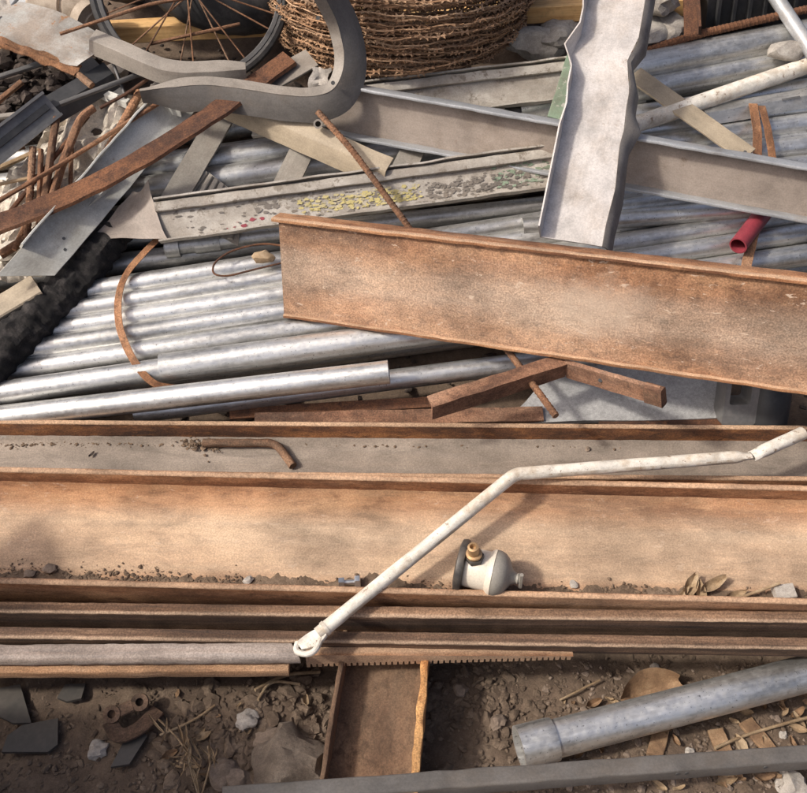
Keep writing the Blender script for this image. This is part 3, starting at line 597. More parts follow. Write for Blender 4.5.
# ------------------------------------------------------------------ coil of rusty razor wire
R0 = .328; cc = Ph(398, 80, .12) + V((0, R0-.01, 0))
coil = T('barbed_wire_coil', 'big coil of rusty barbed wire lying on the pine plank', 'wire coil', cc)
tiltc = Matrix.Rotation(R(8), 3, 'X')
def wire_loop(rad, seed, barbs=True):
    m = M(); n = 110; pts = []
    for k in range(n+1):
        a = 2*math.pi*k/n; q_ = 1 + .02*MN.noise(V((math.cos(a)*2, math.sin(a)*2, seed))) + .006*math.sin(a*19+seed)
        z = .012*MN.noise(V((math.cos(a)*1.6, math.sin(a)*1.6, seed+9))) + .002*math.sin(a*23+seed*3)
        pts.append(V((math.cos(a)*rad*q_, math.sin(a)*rad*q_, z)))
    m.add(sweep([(.0020*math.cos(t), .0020*math.sin(t)) for t in (0, 1.26, 2.51, 3.77, 5.03)], pts, V((0, 0, 1)), seg=1, caps=False))
    if barbs:
        nb = int(2*math.pi*rad/.026); r_ = random.Random(seed)
        for k in range(nb):
            a = 2*math.pi*(k+r_.random()*.3)/nb; i = int(a/(2*math.pi)*n) % n; p = pts[i].lerp(pts[i+1], .5); tg = (pts[i+1]-pts[i]).normalized()
            s_ = tg.cross(V((0, 0, 1))); tw = r_.uniform(0, 6.28); w_ = s_*math.cos(tw)+V((0, 0, 1))*math.sin(tw); w2 = tg.cross(w_)
            b0 = len(m.v); lb_ = .0060; wb = .0078
            for (l_, ww) in ((-lb_*1.5, wb), (-lb_*.4, .002), (lb_*.4, .002), (lb_*1.5, wb)):
                m.v += [p+tg*l_+w_*ww+w2*.0007, p+tg*l_-w_*ww+w2*.0007, p+tg*l_+w_*ww-w2*.0007, p+tg*l_-w_*ww-w2*.0007]
            for g_ in range(3):
                i0 = b0+g_*4; i1 = i0+4
                for qd in ((i0, i1, i1+1, i0+1), (i0+3, i1+3, i1+2, i0+2), (i0+2, i1+2, i1, i0), (i0+1, i1+1, i1+3, i0+3)):
                    m.f.append(qd); m.uv.append(((0, 0), (.01, 0), (.01, .01), (0, .01)))
    return m
datas = []
for k in range(8):
    me = to_mesh('wire_loop', wire_loop(R0, k*3+1), V((0, 0, 0))); me.materials.append(MAT['wire']); datas.append(me)
for k in range(196):
    lay = k % 28; ring = k // 28
    o = coil.part('wire_loop', None, None, data=datas[k % 8])
    zz = lay*.0098 + rnd.uniform(-.006, .006); bulge = 1 - .16*abs(lay/27-.45)**1.6*2
    o.scale = (bulge*(1-ring*.028+rnd.uniform(-.03, .02)),)*2 + (1,)
    o.rotation_euler = (R(3+rnd.uniform(-1.6, 1.6)), R(rnd.uniform(-1.6, 1.6)), rnd.uniform(0, 6.28)); o.location = (rnd.uniform(-.008, .008), rnd.uniform(-.008, .008), zz+.01)
# rusty plank, pine
pl0, pl1 = Ph(-40, 44, .03), Ph(688, 8, .05)
one('plank', sweep(rrect(-.055, -.020, .0, .020, .002, 1), [pl0, pl1], seg=.05, rough=.0012), MAT['pine'], 'bright pine plank running behind the wheel and under the wire coil', 'plank')
# ------------------------------------------------------------------ bent grey strips on the left
IMG_OUT = -FWD
def img_path(pts, h):
    return [Ph(x, y, h if not isinstance(h, (list, tuple)) else h[i]) for i, (x, y) in enumerate(pts)]
Lang = thick([(-.030, -.012), (-.004, .010), (0, .012), (.006, .008), (.030, -.022)], .004)
g1 = bend(img_path([(92, 40), (170, 74), (246, 70)], (.20, .19, .18)), .05)
one('bent_strip', sweep(thick([(-.024, .0), (-.002, .008), (.003, .008), (.026, -.012)], .004), g1, IMG_OUT, seg=.012, rough=.0012,
    deform=lambda L, a, b: (a*(1-.75*sstep(.30, .42, L)), b, 0)), MAT['ggrey'], 'grey-brown bent steel strip ending in a point left of the wire coil', 'steel strip')
g2 = bend(img_path([(140, 92), (205, 84), (306, 99), (336, 92), (346, 62), (338, 24), (322, -6), (296, -50)], (.19, .185, .18, .19, .22, .28, .36, .48)), .065, 10)
sg = T('curled_strip', 'grey steel angle strip curling upward in front of the wire coil', 'steel strip', g2[0])
tap = lambda L, a, b: (a*(.35+.65*sstep(0, .10, L)), b, 0)
sg.part('outer_face', sweep(thick([(0, .003), (.024, -.008), (.046, -.028)], .004), g2, IMG_OUT, seg=.012, rough=.001, deform=tap), MAT['ggrey2'], label='outer face of the curled strip with its shade in the grey')  # shade of the face turned from the sun is put into its grey
sg.part('edge_flange', sweep(thick([(-.020, -.003), (.001, .004)], .004), g2, IMG_OUT, seg=.012, rough=.001, deform=tap), MAT['ggrey'])
for (px, py) in ((318, 18), (333, 83)):
    p = Ph(px, py,   .285 if py < 40 else .215); sg.part('bolt_hole', tube([p, p+(EYE-p).normalized()*.004], .0045, 12, seg=1), MAT['inner'])
# flat tab bar behind the curl
a, b = Ph(262, 86, .14), Ph(312, 58, .15)
one('flat_bar', sweep(rrect(-.028, -.003, .028, .003, .001, 1), [a, b], HN, seg=.03, rough=.001), MAT['ggrey'], 'short grey slotted flat bar between wheel rim and wire coil', 'flat bar')
# angle H
a, b = Ph(205, 92, .10), Ph(388, 172, .105); d, u, o = face_frame(a, b, .2)
one('angle_iron', sweep(thick([(.034, -.020), (.004, .012), (0, .013), (-.030, .004)], .005), [a, b], o, seg=.02, rough=.0012), MAT['tan'], 'brown-grey angle iron sloping down under the curled strip', 'angle iron')
# short ring fitting at E's left end
p = Ph(318, 124, .15); rg = lathe([(-.012, .010), (.012, .010), (.012, .006), (-.012, .006), (-.012, .010)], p, (EYE-p).normalized(), 16)
one('ring_fitting', rg, MAT['ggrey'], 'small grey ring fitting at the left end of the grey channel', 'fitting')
p = Ph(318, 82, .17)
one('paper_scrap', patch([p+V((-.022, 0, -.012)), p+V((.02, 0, -.01)), p+V((.026, .02, .02)), p+V((-.014, .02, .022))], 6, 6, .001, lambda u, v: nvec(V((u, v, 0)), 3)*.008), MAT['stone'], 'crumpled white paper scrap beside the curled strip', 'paper')
# rusty bar I
ip = bend(img_path([(-30, 236), (95, 186), (190, 130), (290, 58)], (.15, .16, .165, .16)), .2, 8)
one('rusty_bar', sweep(thick([(-.022, -.004), (.018, .004), (.022, .0)], .006), ip, (HN+V((0, -.3, 0))).normalized(), seg=.015, rough=.0022), MAT['bar'], 'long deep brown rusty flat bar over the white sheet channel', 'flat bar')
# white sheet channel J
a, b = Ph(26, 276, .12), Ph(192, 84, .10); d, u, o = face_frame(a, b, .1)
jw = T('sheet_channel', 'pale grey-white sheet metal channel with small holes at the left', 'sheet metal', a)
cut = lambda L, p, q: (p, q, ((p)*.9*math.exp(-(L/.03)**2)))
jw.part('web', sweep(rrect(-.042, -.0015, .042, .0015, .0008, 1), [a, b], o, seg=.02, rough=.0012, deform=cut), MAT['wsheet'])
jw.part('lip', sweep(rrect(-.046, -.002, -.041, .022, .001, 1), [a-d*-.042, b], o, seg=.02, rough=.0018), MAT['wsheet'])
for (t_, s_) in ((.16, .024), (.19, .008), (.60, .03), (.64, .012)):
    p = a.lerp(b, t_) - u*s_ + o*.0016; jw.part('hole', tube([p, p+o*.0006], .0034, 10, seg=1), MAT['inner'])
# curved dusty sheet K
q = [Ph(94, 238, .07), Ph(168, 239, .075), Ph(150, 180, .11), Ph(132, 192, .09)]
one('curved_sheet', patch(q, 14, 12, .002, lambda u, v: V((.03*v*u*(v-1), 0, -.012*math.sin(u*math.pi)*v)) + nvec(V((u, v, 1)), 3)*.004), MAT['egrey'], 'dusty curved sheet metal flap beside the white sheet channel', 'sheet metal')
# tarred log M
a, b = Ph(2, 352, .05), Ph(120, 222, .03)
lg = bend([a-(b-a)*.3, a.lerp(b, .1), a.lerp(b, .6)+V((.01, 0, -.01)), b], .1)
one('tarred_log', tube(lg, .042, 26, seg=.006, rfun=lambda L, t: 1+.16*MN.noise(V((L*22, math.cos(t)*2.2, math.sin(t)*2.2)))+.06*math.sin(L*230+3*math.sin(t))+.07*MN.noise(V((L*90, math.cos(t)*6, math.sin(t)*6)))), MAT['tar'], 'black tarred bark-like log end sticking out at the left', 'log')
a, b = Ph(-30, 330, .06), Ph(40, 288, .07)
one('wood_offcut', sweep(rrect(-.025, -.02, .025, .02, .003, 1), [a, b], HN, seg=.03, rough=.002), MAT['tan'], 'brown board offcut behind the tarred log', 'wood')
# crumpled pale sheet
def crumple(amp, f, sd): return lambda u, v: HN*(amp*MN.noise(V((u*f, v*f, sd))) + amp*.5*abs(MN.noise(V((u*f*2.3, v*f*2.3, sd+3)))) + amp*.2*MN.noise(V((u*f*7, v*f*7, sd))))
one('crumpled_sheet', patch([Ph(-40, 255, .05), Ph(80, 235, .05), Ph(170, 92, .07), Ph(64, 104, .07)], 46, 46, .003, crumple(.045, 5, 1)), MAT['cloth'], 'crumpled cream sheet under the rusty rebars', 'sheet')
one('crumpled_sheet', patch([Ph(-60, 300, .0), Ph(70, 270, .01), Ph(60, 180, .03), Ph(-60, 190, .02)], 40, 40, .003, crumple(.05, 5, 8)), MAT['cloth'], 'dirty crumpled cream sheet at the left edge behind the log', 'sheet')
for i, (x, y, s_) in enumerate(((66, 176, .03), (20, 196, .035), (95, 150, .03), (8, 250, .03), (130, 112, .025), (40, 262, .025), (110, 128, .022), (96, 84, .03), (115, 72, .028), (110, 96, .02))):
    p = Ph(x, y, .045); one('plaster_chunk', rock(p, s_*1.3, s_, s_*.6, ICO2, .5, i*3.3, i), MAT['cloth'], 'broken cream plaster chunk among the rusty rebars', 'plaster', 'plaster chunks')
# rebars on the left
def rb(pts, h, r, label, ribs=True, mat='rebar', grp='rusty rebars at the left', nm='rebar', cat='rebar', rad=.03):
    P = img_path(pts, h); P = bend(P, rad) if len(P) > 2 else P
    f = (lambda L, t: 1+.16*max(0, math.cos(2*math.pi*L/.010 + 1.2*math.sin(t)))**3) if ribs else (lambda L, t: 1+(.10 if r < .012 else .015)*MN.noise(V((L*25, math.cos(t), math.sin(t)))))
    return one(nm, tube(P, r, 10 if r < .012 else 24, up=HN, seg=.0022 if ribs else .008, rfun=f), MAT[mat], label, cat, grp)
rb([(27, 238), (33, 148)], (.10, .12), .0075, 'upright rusty rebar stub, leftmost of the bundle')
rb([(38, 240), (41, 150)], (.10, .12), .006, 'thin upright rusty rod second from the left of the bundle', False, nm='steel_rod', cat='rod')
rb([(40, 232), (56, 118)], (.10, .13), .0085, 'rusty rod leaning behind the dark profile', False, nm='steel_rod', cat='rod')
rb([(40, 240), (62, 165), (80, 118), (94, 108)], (.10, .12, .14, .14), .009, 'rusty rod with a hooked top end', False, nm='steel_rod', cat='rod')
rb([(45, 222), (100, 165), (140, 92)], (.11, .12, .12), .009, 'rusty rebar rising diagonally to the bent strip')
rb([(60, 215), (98, 166), (118, 140)], (.10, .11, .11), .010, 'short thick ribbed rebar beside the diagonal one')
rb([(-10, 206), (60, 165), (170, 96)], (.14, .14, .14), .005, 'long thin rusty rod lying over the rebars', False, nm='steel_rod', cat='rod')
rb([(-10, 155), (24, 145)], (.12, .11), .009, 'rusty rebar tip entering at the left edge')
rb([(70, 195), (72, 138)], (.09, .10), .005, 'thin short upright rod in the rebar bundle', False, nm='steel_rod', cat='rod')
rb([(0, 255), (40, 230), (58, 205)], (.08, .08, .09), .010, 'rusty rod end under the brown flat bar', False, nm='steel_rod', cat='rod')
rb([(-10, 172), (40, 150)], (.05, .05), .006, 'pale dusty rod low at the left edge', False, 'straw', nm='steel_rod', cat='rod')
for i, (pts, hh, r0_, mt, lb) in enumerate((
    ([(8, 214), (52, 160), (88, 116)], (.10, .11, .12), .005, 'bar', 'thin dark rod threading up through the rebar bundle'),
    ([(72, 214), (104, 168), (132, 122)], (.085, .10, .11), .0045, 'rebar', 'thin rusty rod beside the short thick rebar'),
    ([(-10, 186), (40, 176), (84, 150)], (.09, .10, .10), .004, 'straw', 'pale thin stick crossing the rebar bundle'),
    ([(0, 132), (40, 124), (76, 104)], (.10, .11, .12), .005, 'gdark', 'dark rod passing under the slotted profile'),
    ([(14, 250), (34, 206), (58, 176)], (.085, .09, .10), .006, 'rebar', 'stubby rusty rod low in the bundle'),
    ([(100, 108), (130, 92), (166, 66)], (.13, .14, .15), .004, 'bar', 'thin rusty rod under the bent grey strip'))):
    rb(pts, hh, r0_, lb, False, mt, nm='steel_rod', cat='rod')
for i, (x0, y0, x1, y1, lb) in enumerate(((40, 258, 118, 176, 'narrow white angle strip beneath the brown flat bar'), (150, 104, 182, 112, 'short white strip end under the grey curled strip'), (96, 92, 128, 104, 'short pale strip by the black trim'))):
    a, b = Ph(x0, y0, .10), Ph(x1, y1, .11); d, u, o = face_frame(a, b, .2)
    one('angle_strip', sweep(thick([(-.012, 0), (0, .006), (.010, -.004)], .002), [a, b], o, seg=.02, rough=.001), MAT['wsheet'], lb, 'metal strip')
# dark plastic profiles
a, b = Ph(-30, 168, .15), Ph(52, 104, .15); d, u, o = face_frame(a, b, .1)
dp = T('window_profile', 'dark grey slotted plastic profile at the left edge', 'plastic profile', a)
dp.part('profile', sweep(thick([(-.028, .012), (-.028, 0), (.028, 0), (.028, .012)], .006), [a, b], o, seg=.03, rough=.0008), MAT['blackgrey'])
dp.part('groove', sweep(rrect(-.008, .002, .006, .0065, .001, 1), [a.lerp(b, .1), b-d*.012], o, seg=.05), MAT['black'])
a, b = Ph(44, 115, .13), Ph(112, 75, .12); d, u, o = face_frame(a, b, .2)
one('plastic_trim', sweep(thick([(-.030, .0), (.0, .012), (.030, 0)], .005), [a, b], o, seg=.03), MAT['black'], 'black plastic trim piece pointing at the bent strip', 'plastic trim')
rb([(60, 104), (140, 74)], (.15, .15), .006, 'dark thin rod over the black trim', False, 'gdark', nm='steel_rod', cat='rod')
rb([(-10, 80), (52, 60)], (.11, .11), .007, 'dark rod lying over the rubble at the upper left', False, 'gdark', nm='steel_rod', cat='rod')
rb([(-10, 118), (40, 112)], (.11, .11), .007, 'pale grey rod pointing at the dark profile', False, 'ggrey', nm='steel_rod', cat='rod')
rb([(-10, 108), (22, 82)], (.09, .1), .007, 'brown rod half buried in the rubble', False, nm='steel_rod', cat='rod')
rb([(112, 60), (126, 98)], (.15, .13), .0035, 'thin dark wire hanging under the bent strip', False, 'gdark', nm='steel_wire', cat='wire')
a, b = Ph(78, 56, .10), Ph(120, 100, .10); one('mesh_strip', sweep(rrect(-.022, -.003, .022, .003, .001, 1), [a, b], HN, seg=.03, rough=.001), MAT['gdark'], 'dark perforated strip under the torn sheet', 'steel strip')
# torn galvanized sheet N
def tw(u, v): return HN*(.04*math.sin(u*3.4)*(v-.5) + .006*MN.noise(V((u*3, v*2, 2))))
one('torn_sheet', patch([Ph(-30, 30, .19), Ph(78, 68, .16), Ph(112, 40, .20), Ph(20, 2, .22)], 30, 14, .0025, tw), MAT['tornm'], 'torn twisted galvanized sheet with rusty edge at the upper left', 'sheet metal')
one('torn_strip', patch([Ph(-30, 34, .186), Ph(74, 76, .15), Ph(82, 66, .16), Ph(-30, 27, .186)], 24, 4, .003, lambda u, v: HN*.012*MN.noise(V((u*8, v*3, 5)))), MAT['strap'], 'rusty torn strip along the twisted galvanized sheet', 'sheet metal')
rb([(22, 34), (60, 60), (92, 86)], (.17, .15, .14), .008, 'brown rod slanting below the torn sheet', False, nm='steel_rod', cat='rod')
for i, (x0, y0, x1, y1) in enumerate(((-4, 40, 34, -6), (-14, 34, 20, -8))):
    a, b = Ph(x0, y0, .10), Ph(x1, y1, .12); one('aluminium_profile', sweep(rrect(-.014, -.01, .014, .01, .002, 1), [a, b], HN, seg=.05), MAT['elip'], ('wider' if i == 0 else 'outermost') + ' grey aluminium profile in the top left corner', 'aluminium profile')
one('white_scrap', patch([Ph(-10, 24, .2), Ph(14, 14, .2), Ph(8, -4, .2), Ph(-10, -4, .2)], 6, 6, .002, crumple(.01, 3, 4)), MAT['stone'], 'white scrap in the top left corner', 'scrap')
# ------------------------------------------------------------------ bicycle wheel, tyres, casting behind
wc = Ph(190, -14, .20); wax = (V((.10, -.75, .55))).normalized()
wh = T('bicycle_wheel', 'dark spoked bicycle wheel leaning behind the bent strip', 'wheel', Ph(190, 75, .06))
wu = wax.orthogonal(); wu = (V((1, 0, 0)) - wax*wax.x).normalized(); wv = wax.cross(wu)
def ringpts(c, r, n=64, sx=1.0): return [c + wu*(r*sx*math.cos(2*math.pi*k/n)) + wv*(r*math.sin(2*math.pi*k/n)) for k in range(n+1)]
RW = .205
def ring(r, pr): return sweep(pr, ringpts(wc, r), wax, seg=1, caps=False)
rim = wh.part('rim', ring(RW, rrect(-.008, -.010, .004, .010, .002, 1)), MAT['gdark'])
wh.part('tyre', ring(RW+.010, [(.011*math.cos(k*.785), .011*math.sin(k*.785)) for k in range(8)]), MAT['rubber'])
wh.part('hub', lathe([(-.03, .012), (-.028, .02), (-.02, .02), (-.018, .011), (.018, .011), (.02, .02), (.028, .02), (.03, .012)], wc, wax, 16), MAT['ggrey'])
for k in range(20):
    a_ = 2*math.pi*(k+.3)/20; s_ = (-1)**k; tip = a_ + s_*.25
    p = wc + wax*(.02*s_) + (wu*math.cos(a_) + wv*math.sin(a_))*.02; q = wc + (wu*math.cos(tip) + wv*math.sin(tip))*(RW-.004)
    wh.part('spoke', tube([p, q], .0019, 6, seg=1), MAT['rebar'])
rb([(60, 34), (150, 4), (260, -14)], (.24, .25, .26), .004, 'thin rusty rod crossing the wheel spokes', False, nm='steel_rod', cat='rod')
rb([(150, 44), (240, 24)], (.14, .15), .004, 'thin dark rod crossing behind the spokes over the plank', False, nm='steel_rod', cat='rod')
def tyre(c, ax, R_, r_, label):
    u_ = (V((1, 0, 0)) - ax*ax.x).normalized(); v_ = ax.cross(u_); n = 72
    pts = [c + u_*(R_*math.cos(2*math.pi*k/n)) + v_*(R_*math.sin(2*math.pi*k/n)) for k in range(n+1)]
    cir = [(r_*.9*math.cos(k*math.pi/8), r_*math.sin(k*math.pi/8)) for k in range(16)]
    return one('tyre', sweep(cir, pts, ax, seg=1, caps=False, deform=lambda L, a, b: (a*(1+.05*(int(L/.018) % 2)), b, 0)), MAT['rubber'], label, 'tyre')
tyre(Ph(232, -62, .13), V((.15, -.5, .85)).normalized(), .19, .075, 'black rubber tyre lying behind the spoked wheel')
tyre(Ph(135, -84, .15), V((-.5, -.6, .6)).normalized(), .15, .06, 'dusty black tyre upright behind the wheel rim')
p = Ph(52, 14, .12); el = T('pipe_casting', 'dusty tan cast pipe fitting behind the torn sheet', 'casting', p)
el.part('body', lathe([(-.05, .036), (-.044, .042), (.02, .042), (.024, .034), (.03, .034), (.034, .048), (.10, .046), (.115, .036)], p, V((1, .1, -.05)), 28), MAT['motor'])
el.part('flange', lathe([(-.012, .05), (.012, .05), (.014, .03), (.02, .03)], p+V((.09, -.02, -.01)), V((.8, -.55, -.2)), 28), MAT['motor'])
# ------------------------------------------------------------------ right-hand side of the heap
rb([(620, 130), (812, 64)], (.055, .06), .019, 'whitish painted pole lying over the galvanized pipes', False, 'white', None, 'pole', 'pole')
a, b = Ph(770, 50, .08), Ph(806, 52, .08); one('concrete_scrap', rock((a+b)/2, .05, .03, .022, ICO2, .3, 3, .1), MAT['concrete'], 'rough grey concrete scrap at the white pole tip', 'concrete')
a, b = Ph(634, 74, .07), Ph(752, 158, .075); d = (b-a).normalized()
tb = T('flat_bar', 'tan flat bar slanting over the pipes beside the crumpled channel', 'flat bar', a)
tb.part('bar', sweep(rrect(-.024, -.003, .024, .003, .001, 1), [a, b], HN, seg=.02, rough=.001, deform=lambda L, p, q: (p, q, -abs(p)*.4 if L > (b-a).length-.01 else 0)), MAT['tan'])
p = b - d*.02 + HN*.003; tb.part('hole', tube([p, p+HN*.0006], .004, 10, seg=1), MAT['inner'])
rb([(764, -20), (808, 46), (830, 80)], (.11, .10, .09), .017, 'pale blue-grey tube in the top right corner', False, 'elip', None, 'steel_tube', 'tube')
rb([(610, 62), (700, 34), (830, 4)], (.05, .08, .10), .009, 'rusty rebar lying along the thickest pipe', True, 'bar')
a, b = Ph(690, 148, .06), Ph(830, 110, .06)
sl = T('slotted_angle', 'slotted zinc angle lying above the doubled straps', 'steel angle', a)
sl.part('angle', sweep(thick([(-.026, .0), (.0, .008), (.018, -.014)], .003), [Ph(705, 116, .045), Ph(840, 92, .045)], HN, seg=.03, rough=.001), MAT['galv3'])
p = Ph(782, 100, .0555); sl.part('slot', sweep(rrect(-.003, 0, .003, .001, .0004, 1), [p, p+(Ph(800, 97, .0555)-p)], HN), MAT['inner'])
def strap(pts, h, wd, label, up=HN, mat='strap', th=.0016, rad=.04):
    return one('steel_strap', sweep(rrect(-wd/2, -th/2, wd/2, th/2, .0005, 1), bend(img_path(pts, h), rad, 8), up, seg=.008, rough=.0012), MAT[mat], label, 'strap', 'rusty steel straps')
strap([(753, 104), (758, 132), (757, 166)], (.055, .06, .04), .020, 'rusty strap on the left of the doubled pair at the right')
strap([(762, 106), (769, 134), (774, 168)], (.056, .058, .04), .017, 'rusty strap on the right of the doubled pair at the right')
strap([(758, 218), (752, 240), (746, 268)], (.07, .075, .05), .022, 'dark brown strap behind the red pipe end')
strap([(164, 232), (122, 276), (116, 312), (126, 350), (150, 384), (176, 388)], (.045, .048, .05, .052, .055, .02), .015, 'rusty band curving over the pipes at the left', rad=.08)
a, b = Ph(738, 246, .085), Ph(775, 198, .045)
one('red_pipe', tube([a, b], .019, 24, wall=.003, seg=.02), MAT['red'], 'short red pipe end poking out under the grey channel', 'pipe')
# green painted board, concrete-caked beam, rusty post, dark crate
a, b = Ph(586, 40, .10), Ph(560, 122, .10); d, u, o = face_frame(a, b, .1)
one('green_board', sweep(rrect(-.03, -.008, .03, .008, .001, 1), [a, b], o, seg=.02, rough=.002), MAT['green'], 'chipped green painted board left of the crumpled channel', 'board')
for i, (x, y, s_) in enumerate(((535, 42, .05), (650, 34, .06), (668, 30, .05), (630, 40, .05), (556, 36, .045))):
    one('concrete_lump', rock(Ph(x, y, .03), s_*1.5, s_, s_*.7, ICO3, .45, i*7.7, i), MAT['concrete'], ['pale concrete lump left of the crumpled channel, nearer the coil', 'middle pale concrete lump right of the crumpled channel', 'pale concrete lump against the rusty post', 'pale concrete lump touching the crumpled channel on its right', 'pale concrete lump touching the crumpled channel on its left'][i], 'concrete', 'concrete lumps')
a, b = Ph(692, 36, .08), Ph(690, -20, .10); d, u, o = face_frame(a, b)
one('rusty_post', sweep(thick([(-.018, .0), (.018, 0), (.018, .03)], .006), [a, b], o, seg=.02, rough=.0015), MAT['bar'], 'dark red rusty angle post at the plank end', 'post')
a, b = Ph(640, -6, .11), Ph(690, -8, .12)
one('rubble_lump', rock(Ph(654, 2, .10), .05, .04, .03, ICO3, .5, 41, 0), MAT['concrete'], 'grey crumbling lump on the pine plank end', 'concrete')
ck = T('plastic_crate', 'black ribbed plastic crate in the top right background', 'crate', Ph(745, 12, .05))
a, b = Ph(706, -16, .13), Ph(850, -46, .13)
ck.part('body', sweep(rrect(-.20, -.12, .02, .10, .01, 2), [a, b], V((0, 0, 1)), seg=.05), MAT['black'])
for k in range(9): p = a.lerp(b, .06+.11*k); ck.part('rib', sweep(rrect(.018, -.10, .030, .09, .003, 1), [p, p+(b-a).normalized()*.008]), MAT['black'])
one('tarpaulin', patch([Ph(240, 8, -.02), Ph(560, -4, -.02), Ph(600, -70, .05), Ph(200, -70, .05)], 30, 20, .003, crumple(.03, 4, 21)), MAT['black'], 'black tarpaulin behind the wire coil', 'tarpaulin')
# ------------------------------------------------------------------ between the heap and the beams
vp = [Pd(432, 413, 1.78), Pd(566, 370, 1.84), Pd(660, 398, 1.72)]
va = T('bent_angle', 'brown angle iron bent into a wide V below the diagonal I-beam', 'angle iron', vp[0])
for i, (p, q) in enumerate(((vp[0], vp[1]), (vp[1], vp[2]))):
    va.part('arm', sweep(thick([(0, -.018), (0, .018), (-.026, .019)], .005) if i == 0 else thick([(0, -.018), (0, .018), (-.006, .021)], .005), [p, q], V((0, -.15, 1)), seg=.015, rough=.0014), MAT['angle'])
d = (vp[2]-vp[1]).normalized(); va.part('end_block', sweep(rrect(-.012, -.020, .006, .021, .004, 2), [vp[2]-d*.03, vp[2]+d*.006], V((0, -.15, 1)), seg=.01, rough=.001), MAT['angle'])
p = vp[1].lerp(vp[2], .36) + V((.002, -.006, .004)); va.part('bolt_hole', tube([p, p+V((0, -.002, .001))], .004, 10, seg=1), MAT['inner'])
one('grey_slab', patch([Ph(505, 424, .005), Ph(716, 420, .012), Ph(722, 366, .0), Ph(560, 362, -.01)], 20, 12, .012, lambda u, v: nvec(V((u*3, v*3, 1)), 1)*.004), MAT['slab'], 'pale grey cement sheet lying under the bent angle iron', 'cement sheet')
a, b = Ph(600, 429, .008), Ph(722, 420, .008); one('rusty_strip', sweep(rrect(-.02, -.004, .02, .004, .001, 1), [a, b], HN, seg=.02, rough=.002), MAT['bar'], 'dark rusty strip between cement sheet and rear beam', 'steel strip')
a, b = Ph(255, 423, .012), Ph(543, 416, .012); one('rusty_strip', sweep(rrect(-.02, -.005, .012, .005, .001, 1), [a, b], HN, seg=.02, rough=.002), MAT['angle'], 'brown rusty strip behind the rear beam left of the bent angle', 'steel strip')
a, b = Ph(230, 414, -.005), Ph(470, 400, -.005); one('rusty_strip', sweep(rrect(-.012, -.004, .012, .004, .001, 1), [a, b], HN, seg=.02, rough=.002), MAT['bar'], 'thin dark strip under the front galvanized pipe', 'steel strip')
# black bracket
bk0 = Pd(722, 422, 1.875); rx, uz = V((1, .05, 0)).normalized(), V((0, .35, .94)).normalized()
br = T('plastic_bracket', 'black plastic frame standing behind the rear beam at the right', 'plastic bracket', bk0)
sz = 1.875/FPX
ro = rrect(0, -.01, 34*sz, 62*sz, .008, 4); hcut = rrect(5*sz, 18*sz, 26*sz, 46*sz, .006, 4)
mm = M(); no = rx.cross(uz)
for dpt in (0, -.05):
    for outl_ in (ro, hcut):
        for (u_, v_) in outl_: mm.v.append(bk0 + rx*u_ + uz*v_ + no*dpt)
n = len(ro); two = 2*n
for j in range(n):
    k = (j+1) % n; z4 = ((0, 0), (.01, 0), (.01, .01), (0, .01))
    for qd in ((j, k, n+k, n+j), (two+k, two+j, two+n+j, two+n+k), (k, j, two+j, two+k), (n+j, n+k, two+n+k, two+n+j)): mm.f.append(qd); mm.uv.append(z4)
br.part('frame', mm, MAT['blackgrey'])
c = bk0 + rx*50*sz - no*.03; br.part('drum', lathe([(-.03, .040), (-.025, .044), (.09, .044), (.10, .038)], c, uz, 26), MAT['black'])
# ribbed rebar threaded behind the I-beam
P = [Ph(318, 112, .17), Ph(352, 150, .16), Ph(408, 226, .12), Ph(420, 245, .10), Pd(500, 340, 1.90), Pd(556, 416, 1.77)]
one('rebar', tube(bend(P, .03), .0065, 10, up=HN, seg=.0024, rfun=lambda L, t: 1+.2*max(0, math.cos(2*math.pi*L/.009+1.2*math.sin(t)))**3), MAT['rebar'], 'ribbed rebar passing behind the diagonal I-beam down to the cement sheet', 'rebar')
# wire loop with a tan tag
P = img_path([(284, 246), (262, 243), (232, 250), (214, 262), (212, 274), (226, 277), (252, 270), (286, 262)], .062)
wl = T('wire_loop', 'thin brown wire loop with a tan tag at the end of the I-beam', 'wire', P[0])
wl.part('wire', tube(bend(P, .03), .0022, 8, up=HN, seg=.01), MAT['bar'])
wl.part('tag', rock(Ph(264, 257, .066), .024, .016, .012, ICO2, .5, 5, .1), MAT['straw'])
# ------------------------------------------------------------------ white conduit
wp = [Pz(318, 634, .196), Pz(515, 474, .315), Pz(750, 456, .295)]
wd = T('conduit', 'bent white painted conduit lying across both wide flange beams', 'conduit', wp[0])
kink = lambda L, t: 1 + .05*MN.noise(V((L*15, math.cos(t), math.sin(t))))
Lw = sum((wp[i+1]-wp[i]).length for i in range(2))
wd.part('tube', tube(bend(wp, .012, 5), .0118, 22, seg=.008, up=V((0, .5, 1)), rfun=lambda L, t: kink(L, t)*(1-.5*sstep(Lw-.03, Lw-.004, L)*abs(math.sin(t)))), MAT['white'])
e0_, e1_ = Pz(752, 456, .295), Pz(803, 433, .31)
wd.part('bent_end', tube([e0_, e1_], .0122, 20, wall=.002, seg=.006, rfun=lambda L, t: 1-.5*(1-sstep(0, .03, L))*abs(math.sin(t)) + .06*MN.noise(V((L*40, math.cos(t)*2, math.sin(t)*2)))), MAT['white'])
d = (wp[0]-wp[1]).normalized(); sd = -d.cross(V((0, 0, 1))).normalized(); un = -sd.cross(d)
wd.part('band', tube([wp[0]-d*.018, wp[0]-d*.012], .0132, 22, seg=.01), MAT['white'])
